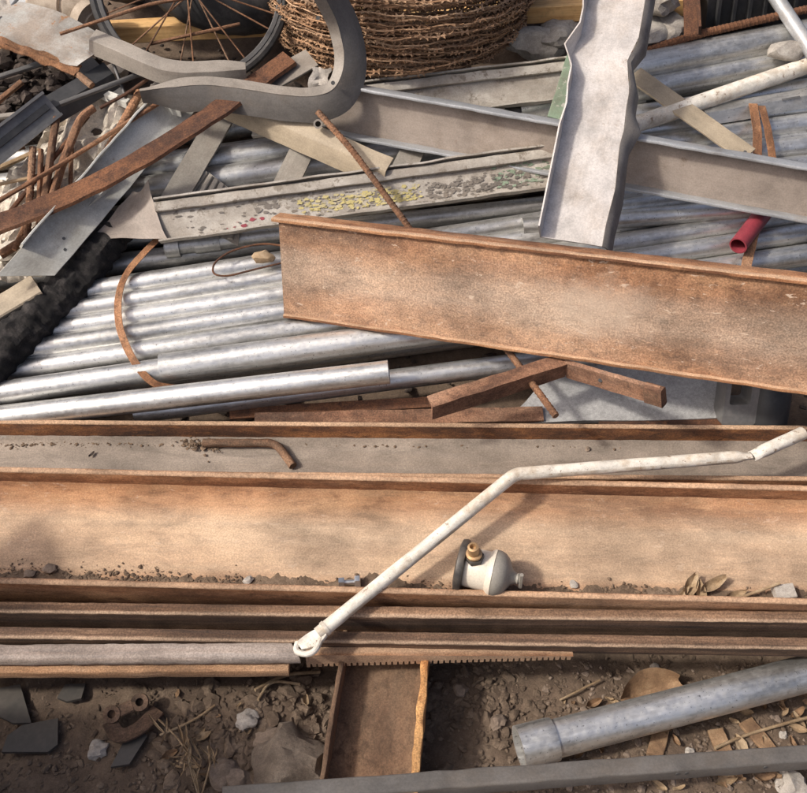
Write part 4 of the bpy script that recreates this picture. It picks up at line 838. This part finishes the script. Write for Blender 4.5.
wd.part('flattened_end', sweep(rrect(-.013, -.004, .006, .004, .002, 2), [wp[0]-d*.012, wp[0]+d*.035 - sd*.006], un, seg=.006, rough=.002, deform=lambda L, a, b: (a*(1+.5*math.sin(L*70)), b, 0)), MAT['white'])
hk = [wp[0]+d*.0+sd*.010, wp[0]+d*.020+sd*.022, wp[0]+d*.036+sd*.016, wp[0]+d*.046-sd*.002, wp[0]+d*.034-sd*.012]
wd.part('hook', tube(bend(hk, .012, 6), .0052, 10, up=un, seg=.004), MAT['white'])
# ------------------------------------------------------------------ cream canister, bolt, bent rod on the beams
def onB(px, py, h=0.0):
    """point on beam B's web, h above it"""
    nrm = B.up; q = B.c0 + nrm*(.005+h); dr = ray(px, py); return EYE + dr*((q-EYE).dot(nrm)/dr.dot(nrm))
axp = V((.93, -.26, -.02)).normalized(); pc = onB(465, 567, .044)
pot = T('canister', 'cream and grey canister with brass nipple sitting in the beam', 'canister', pc - B.up*.04)
pot.part('rear_disc', lathe([(-.012, .036), (-.010, .041), (-.004, .0425), (.0, .041), (.002, .034), (-.004, .020)], pc, axp, 40), MAT['disc'])
pot.part('body', lathe([(-.004, .029), (.0, .031), (.036, .0315), (.041, .036), (.0455, .037), (.046, .030)], pc, axp, 40), MAT['cream'])
pot.part('cap', lathe([(.0462, .0365), (.052, .0362), (.060, .033), (.066, .027), (.071, .018), (.074, .012), (.081, .008)], pc, axp, 40), MAT['putty'])
kb = pot.part('knob', lathe([(.079, .007), (.084, .009), (.088, .006), (.092, .004)], pc, axp, 14), MAT['putty'])
pot.part('wing', sweep(rrect(-.003, -.003, .003, .003, .001, 1), [pc+axp*.088+V((0, -.004, -.014)), pc+axp*.088+V((0, -.004, .016))], V((1, 0, 0)), seg=.01), MAT['putty'], parent=kb)
nb = (V((-.14, -.10, 1))).normalized(); np0 = pc + axp*.018 + nb*.026
nip = pot.part('nipple', lathe([(0, .013), (.010, .013), (.011, .010), (.014, .010), (.015, .0125), (.019, .0125), (.020, .009), (.036, .0085), (.037, .005), (.030, .004)], np0, nb, 20), MAT['brass'])
pot.part('hex_nut', lathe([(.004, .0150), (.012, .0150)], np0, nb, 6), MAT['disc'], parent=nip)
pot.o.scale = (1.1, 1.1, 1.1)
p = onB(341, 583, .011); ax = V((1, .08, .02)).normalized()
bl = T('bolt', 'bright hex bolt with nut lying in the beam beside the conduit', 'bolt', p-B.up*.01)
bl.part('shank', lathe([(0, .0055), (.026, .0055)] , p, ax, 14), MAT['chrome'])
bl.part('head', lathe([(.024, .010), (.026, .0115), (.033, .0115), (.034, .010)], p, ax, 6), MAT['chrome'])
bl.part('nut', lathe([(-.004, .010), (.006, .010)], p, ax, 6), MAT['chrome'])
def onA(px, py, h=0.0):
    q = A.c0 + A.up*(.0045+h); dr = ray(px, py); return EYE + dr*((q-EYE).dot(A.up)/dr.dot(A.up))
rp = [onA(203, 443, .012), onA(276, 443, .012), onA(293, 466, .010)]
rdm = tube(bend(rp, .02, 6), .0085, 14, up=V((0, 0, 1)), seg=.006, rfun=lambda L, t: 1+.12*MN.noise(V((L*50, math.cos(t)*1.5, math.sin(t)*1.5))))
one('bent_rod', rdm, MAT['rebar'], 'short bent rusty rod lying in the rear beam web', 'rod')
# leaves, clods and dirt in the beams
def scatter(name, label, fn, num, smin, smax, mat, cat, seed, flat=.6, src=None):
    r_ = random.Random(seed); m = M()
    for k in range(num):
        p = fn(r_)
        if p is None: continue
        s_ = smin + (smax-smin)*r_.random()**2.5
        m.add(rock(p, s_*r_.uniform(.7, 1.5), s_*r_.uniform(.6, 1.1), s_*flat*r_.uniform(.6, 1.2), src or ICO1, .55, r_.random()*90, r_.random()*6))
    return one(name, m, MAT[mat], label, cat, kind='stuff', origin=V((0, 0, 0)), ang=22)
def fnB(r_):
    px = r_.uniform(-40, 850); wdt = 10 + 8*MN.noise(V((px*.02, 3, 0))) + (6 if px < 170 else 0); return onB(px, 576 + px*.026 - abs(r_.gauss(0, 1))*wdt*.55 + 8, .001)
scatter('beam_dirt', 'loose dirt and grit along the near flange of the canister beam', fnB, 3800, .001, .0042, 'debris', None, 3)
def ridge(name, label, fn, wpx, hgt, seed):
    m = M(); nu, nv = 420, 8
    for i in range(nu+1):
        px = -60 + 930*i/nu
        for j in range(nv+1):
            v = j/nv; prof = (1-v)**1.3
            amp = max(.05, .5+.9*MN.noise(V((px*.012, seed, 0)))+.35*MN.noise(V((px*.06, seed, 2))))
            m.v.append(fn(px, v*wpx*(.5+amp*.6), hgt*amp*prof + .0018*MN.noise(V((px*.25, v*4, seed))) - .0012*(1-prof)))
    for i in range(nu):
        for j in range(nv):
            a_ = i*(nv+1)+j; q = (a_, a_+nv+1, a_+nv+2, a_+1); m.f.append(q); m.uv.append(tuple((m.v[k].x, m.v[k].y) for k in q))
    one(name, m, MAT['debris'], label, None, kind='stuff', origin=V((0, 0, 0)), ang=60)
ridge('beam_dirt', 'dirt drift along the near flange of the canister beam', lambda px, dy, h: onB(px, 588 + px*.026 - dy, h), 25, .015, 3)
ridge('beam_dirt', 'dirt drift in the far corner of the rear beam', lambda px, dy, h: onA(px, 439.5 + dy, h), 6, .004, 7)
def fnA(r_): px = r_.uniform(-40, 850); return onA(px, 441.5 + abs(r_.gauss(0, 1))*2.0*(1+MN.noise(V((px*.03, 1, 0)))), .001)
scatter('beam_dirt', 'fine dirt line in the corner of the rear beam', fnA, 900, .001, .0045, 'debris', None, 4)
def fnClump(r_): return onA(r_.gauss(190, 6), r_.gauss(440, 4), abs(r_.gauss(0, .006)))
scatter('mud_clump', 'clump of dry mud at the left end of the bent rod', fnClump, 90, .002, .007, 'debris', 'mud', 5)
def fnClump2(r_): return onA(r_.gauss(212, 5), r_.gauss(446, 5), abs(r_.gauss(0, .004)))
scatter('mud_clump', 'crumbs of dry mud under the bent rod', fnClump2, 50, .002, .006, 'debris', 'mud', 6)
for i, (px, py, s_, mt, lb) in enumerate(((6, 437, .010, 'stone', 'small pale pebble on the rear beam at the left edge'), (588, 449, .006, 'stone2', 'small brown pebble on the rear beam web'))):
    one('pebble', rock(onA(px, py, s_*.4), s_, s_*.8, s_*.6, ICO2, .4, i*9, i), MAT[mt], lb, 'pebble')
for i, (px, py, s_, mt, lb) in enumerate(((50, 569, .010, 'stone2', 'brown stone in the beam dirt at the left'), (248, 580, .008, 'stone', 'pale stone in the beam dirt left of the bolt'), (574, 584, .007, 'stone', 'small pale stone right of the canister'), (30, 574, .009, 'stone2', 'flat brown stone in the beam dirt at the far left'))):
    one('pebble', rock(onB(px, py, s_*.4), s_*1.3, s_, s_*.6, ICO2, .5, i*11+2, i), MAT[mt], lb, 'pebble')
p = onB(784, 594, .009); one('concrete_block', sweep(rrect(-.013, -.008, .013, .009, .003, 2), [p-V((.018, 0, 0)), p+V((.018, .004, .002))], B.up, seg=.006, rough=.002), MAT['stone'], 'small white block lying in the beam dirt at the right', 'block')
def leaf_mesh(c, L, Wd, rot, nrm=V((0, 0, 1)), curl=.3, seed=0):
    m = M(); t = nrm.orthogonal().normalized(); t = Matrix.Rotation(rot, 3, nrm) @ t; s_ = nrm.cross(t); nu, nv = 10, 6
    for i in range(nu+1):
        u = i/nu; wd_ = Wd*math.sin(math.pi*min(.97, u*.9+.06))**.8*(1+.15*MN.noise(V((u*5, seed, 0))))
        for j in range(nv+1):
            v = j/nv*2-1; z = curl*L*(u-.5)**2*1.2 + curl*Wd*abs(v)**1.5*.9 + .06*L*MN.noise(V((u*3, v*2, seed)))
            m.v.append(c + t*((u-.5)*L) + s_*(v*wd_/2) + nrm*z)
    for i in range(nu):
        for j in range(nv):
            a_ = i*(nv+1)+j; m.f.append((a_, a_+nv+1, a_+nv+2, a_+1)); m.uv.append(((i*.01, j*.01), (i*.01+.01, j*.01), (i*.01+.01, j*.01+.01), (i*.01, j*.01+.01)))
    return m
for i, (px, py, L_, W_, ro_) in enumerate(((690, 588, .05, .022, .3), (712, 586, .055, .02, -.3), (700, 594, .045, .018, .8), (682, 596, .04, .012, .1), (735, 596, .04, .014, -.5))):
    one('dry_leaf', leaf_mesh(onB(px, py, .006), L_, W_, ro_, B.up, .5, i*5), MAT['straw'], ['curled dry leaf leftmost in the beam by the white block', 'largest curled dry leaf in the beam by the white block', 'dry leaf lying lowest in the beam by the white block', 'narrow dry leaf tip in the beam dirt', 'small dry leaf under the dry stalk'][i], 'leaf', 'dry leaves in the beam')
one('dry_stalk', tube(bend([onB(708, 600, .008), onB(735, 599, .010), onB(762, 590, .016), onB(780, 583, .022)], .03), .0028, 8, up=B.up, seg=.008), MAT['straw'], 'dry curved stalk resting by the white block', 'stalk')
one('dead_leaf', leaf_mesh(onA(92, 455, .003), .016, .007, .3, V((0, 0, 1)), .4, 3), MAT['darkrub'], 'tiny dark leaf on the rear beam web at the left', 'leaf')
# ------------------------------------------------------------------ the dirt in the foreground
def onG(px, py, h=0.0):
    p = Pz(px, py, 0)
    for _ in range(6): p = Pz(px, py, gz(p.x, p.y)+h)
    return p
def fnG(r_):
    px, py = r_.uniform(-60, 870), r_.uniform(655, 830)
    return onG(px, py, .001)
scatter('rubble', 'crumbled soil and small gravel covering the dirt', fnG, 7500, .0010, .0065, 'dirt2', None, 11)
def fnG2(r_):
    px, py = r_.gauss(255, 62), r_.gauss(745, 32); return onG(px, py, .003)
scatter('rubble', 'lumpy clods of earth left of the channel iron', fnG2, 420, .004, .017, 'dirt2', None, 12, src=ICO2)
def fnG3(r_): px, py = r_.gauss(480, 45), r_.gauss(700, 28); return onG(px, py, .002)
scatter('rubble', 'soil crumbs right of the channel iron', fnG3, 260, .003, .011, 'dirt2', None, 13, src=ICO2)
def fnG4(r_):
    px, py = r_.uniform(540, 860), r_.uniform(665, 800); return onG(px, py, .002)
scatter('gravel', 'tan gravel crumbs around the collared pipe', fnG4, 420, .002, .008, 'stone2', None, 14)
def fnH(r_): px, py = r_.uniform(-30, 105), r_.uniform(50, 135); return Ph(px, py, r_.uniform(-.06, .05))
scatter('dark_rubble', 'dark rubble heap at the upper left', fnH, 900, .005, .024, 'darkrub', None, 15, src=ICO1)
def fnH2(r_): return Ph(r_.uniform(-30, 840), r_.uniform(-20, 420), r_.uniform(-.095, -.07))
scatter('dark_rubble', 'dark scrap crumbs deep under the pipes', fnH2, 900, .005, .025, 'darkrub', None, 16)
# strewn bark, chips and litter
r_ = random.Random(31); lm = [[], []]
chip = [leaf_mesh(V((0, 0, 0)), .03, .014, 0, V((0, 0, 1)), c_, s_) for c_, s_ in ((.2, 1), (.5, 2), (.35, 3), (.1, 4))]
cd = []
for k, m_ in enumerate(chip):
    me = to_mesh('dry_leaf', m_, V((0, 0, 0))); me.materials.append(MAT['leaf' if k % 2 else 'straw']); cd.append(me)
for k in range(70):
    px, py = (r_.uniform(560, 850), r_.uniform(690, 790)) if k < 56 else (r_.uniform(120, 330), r_.uniform(690, 790))
    o = bpy.data.objects.new('dry_leaf', cd[k % 4]); C.objects.link(o); o.location = onG(px, py, .006)
    o.rotation_euler = (r_.uniform(-.5, .5), r_.uniform(-.5, .5), r_.uniform(0, 6.28)); s_ = r_.uniform(.5, 1.35); o.scale = (s_, s_*r_.uniform(.6, 1.3), s_)
    tag(o, 'small dry leaf or bark chip strewn around the collared pipe' if k < 56 else 'small dry leaf on the earth left of the channel iron', 'leaf', 'litter by the collared pipe' if k < 56 else 'litter left of the channel iron')
lf = leaf_mesh(onG(648, 690, .015), .115, .075, 2.6, V((.1, -.5, .85)).normalized(), .25, 7)
one('dead_leaf', lf, MAT['leaf'], 'large brown curled dead leaf above the collared pipe', 'leaf')
for i, (px, py, s_, mt, lb) in enumerate(((248, 720, .017, 'stone', 'white stone on the clods below the worn bar'), (98, 750, .016, 'stone', 'round white stone beside the slate shards'), (790, 783, .024, 'stone', 'pale stone under the grey bar at the right'), (288, 768, .062, 'rubblem', 'round earth-caked concrete lump left of the channel iron'), (270, 742, .026, 'stone2', 'brown stone among the clods'), (225, 772, .024, 'stone2', 'brown stone above the dry weed'), (498, 722, .014, 'stone2', 'grey stone right of the channel iron'), (238, 780, .022, 'stone2', 'flat brown stone at the bottom edge'), (460, 690, .012, 'stone2', 'small brown stone below the stacked plates'), (655, 668, .009, 'stone', 'small white pebble below the stacked plates'), (783, 735, .007, 'stone', 'tiny white pebble below the collared pipe'), (690, 752, .008, 'stone', 'small pale pebble above the grey bar'))):
    one('stone', rock(onG(px, py, s_*.35), s_*1.1, s_, s_*.75, ICO3, .42, i*13+1, i*.7), MAT[mt], lb, 'stone')
def shard(px, h, label, mat='shard'):
    P_ = [onG(x, y, h) for x, y in px]; zc = sum(p.z for p in P_)/len(P_); m = M()
    for dz in (.006, 0): m.v += [V((p.x, p.y, zc+dz+.06*(p.y-P_[0].y))) for p in P_]
    n = len(P_); m.f = [tuple(range(n)), tuple(reversed(range(n, 2*n)))] + [(j, n+j, n+(j+1) % n, (j+1) % n) for j in range(n)]
    m.uv = [tuple((0, 0) for _ in f) for f in m.f]; one('slate_shard', m, MAT[mat], label, 'slate shard', 'slate shards on the dirt')
shard([(4, 756), (10, 740), (24, 728), (58, 718), (58, 745), (48, 752)], .012, 'largest dark slate shard with clipped corners')
shard([(-10, 690), (20, 684), (32, 724), (14, 726), (-10, 712)], .016, 'slate shard at the left edge under the worn bar')
shard([(58, 700), (66, 686), (86, 684), (82, 700), (68, 704)], .012, 'small square slate shard below the worn bar')
shard([(112, 770), (124, 744), (142, 732), (148, 738), (130, 766)], .010, 'narrow pointed slate shard below the rusty clamp')
# rusty clamp with two eyes
k0, k1 = onG(112, 714, .03), onG(140, 702, .035)
cl = T('pipe_clamp', 'rusty pipe clamp with two bolt eyes on the dirt', 'clamp', onG(128, 722))
dcl = (k1-k0).normalized()
for q in (k0, k1): cl.part('eye', lathe([(-.004, .015), (.004, .015), (.004, .007), (-.004, .007), (-.004, .015)], q, V((0, -.5, .85)), 20), MAT['clampm'])
cl.part('bridge', sweep(rrect(-.010, -.004, .010, .004, .002, 1), [k0+dcl*.013, k1-dcl*.013], V((0, -.5, .85)), seg=.01, rough=.001), MAT['clampm'])
arc = [k0 + V((-.004, -.01, -.01)), k0.lerp(k1, .3)+V((.004, -.045, -.012)), k0.lerp(k1, .9)+V((.012, -.04, -.014)), k1+V((.03, -.006, -.016))]
cl.part('saddle', sweep(rrect(-.013, -.003, .013, .003, .001, 1), bend(arc, .04, 8), V((0, 0, 1)), seg=.006, rough=.0015), MAT['clampm'])
# dry weed
wr = onG(200, 800, .0); wdp = T('dry_weed', 'limp dry grassy weed growing at the lower left', 'weed', wr)
for k in range(5):
    tipp = onG(200 + r_.uniform(-45, 25), 735 + r_.uniform(-25, 30), r_.uniform(.02, .07)); mid = wr.lerp(tipp, .5)+V((r_.uniform(-.02, .02), 0, .04))
    wdp.part('stem', tube(bend([wr, mid, tipp], .06, 6), .0016, 6, up=V((0, 1, 0)), seg=.02), MAT['straw'])
    for q in range(5):
        base = mid.lerp(tipp, q/5); wdp.part('leaf', leaf_mesh(base+V((r_.uniform(-.012, .012), r_.uniform(-.012, .012), 0)), r_.uniform(.02, .05), r_.uniform(.002, .0055), r_.uniform(0, 6.28), V((r_.uniform(-.5, .5), r_.uniform(-.6, .2), 1)).normalized(), .6, r_.random()*9), MAT['straw'])
# twigs
for i, (pts, rr, lb) in enumerate((([(715, 748), (745, 735), (790, 722), (830, 712)], .0028, 'long thin pale twig crossing below the collared pipe'), ([(560, 700), (600, 680)], .002, 'thin twig above the collar'), ([(160, 735), (195, 720), (215, 705)], .002, 'thin twig right of the rusty clamp'), ([(255, 690), (285, 674), (320, 672)], .0032, 'pale root under the worn bar'), ([(258, 700), (270, 680), (300, 684)], .0026, 'forked root under the worn bar'))):
    one('twig', tube(bend([onG(x, y, .012) for x, y in pts], .03), rr, 7, up=V((0, 0, 1)), seg=.012), MAT['straw'], lb, 'twig')
for i, (pts, lb) in enumerate((([(715, 730), (736, 778)], 'splintered grey board chip below the collared pipe'), ([(664, 715), (655, 756)], 'upright bark strip under the collared pipe'), ([(745, 720), (775, 756)], 'brown wood chip above the grey bar'))):
    a_, b_ = [onG(x, y, .008) for x, y in pts]; one('wood_chip', sweep(rrect(-.014, -.003, .014, .003, .001, 1), [a_, b_], V((0, 0, 1)), seg=.008, rough=.003), MAT['leaf'], lb, 'wood chip')

# ------------------------------------------------------------------ unseen steel added just left of the frame to shade the dirt and the beam's left end
def slab_poly(name, pts, th, mat, label, cat):
    nrm = (pts[1]-pts[0]).cross(pts[2]-pts[0]).normalized(); n = len(pts); m = M()
    m.v = [p+nrm*th/2 for p in pts] + [p-nrm*th/2 for p in pts]
    m.f = [tuple(range(n)), tuple(reversed(range(n, 2*n)))] + [((j+1) % n, j, n+j, n+(j+1) % n) for j in range(n)]
    m.uv = [tuple((m.v[k].y, m.v[k].z) for k in f) for f in m.f]; one(name, m, MAT[mat], label, cat)
slab_poly('shade_sheet', [V((-1.0, -.3, 0)), V((-.98, .86, 0)), V((-.97, .84, .10)), V((-.95, .60, .80)), V((-1.0, .3, 1.0)), V((-1.0, -.3, 1.0))], .004, 'bar', 'unseen steel sheet added beyond the left edge to shade the dirt', 'steel sheet')  # added out of view; sloping top edge shaped to shade the dirt
q0, q1, q2 = [onB(x, y)+SUN_TO*.42 for x, y in ((40, 512), (74, 580), (-30, 580))]
e_ = q1 - (q0-q1)*.35
slab_poly('shade_offcut', [q0, e_, V((-1.75, e_.y-.05, 0)), onB(-75, 606)+SUN_TO*.40], .004, 'bar', 'unseen steel offcut added beyond the left edge, shaped for the beam shadow', 'steel offcut')  # added out of view; outline traced back along the sun from the wanted shadow
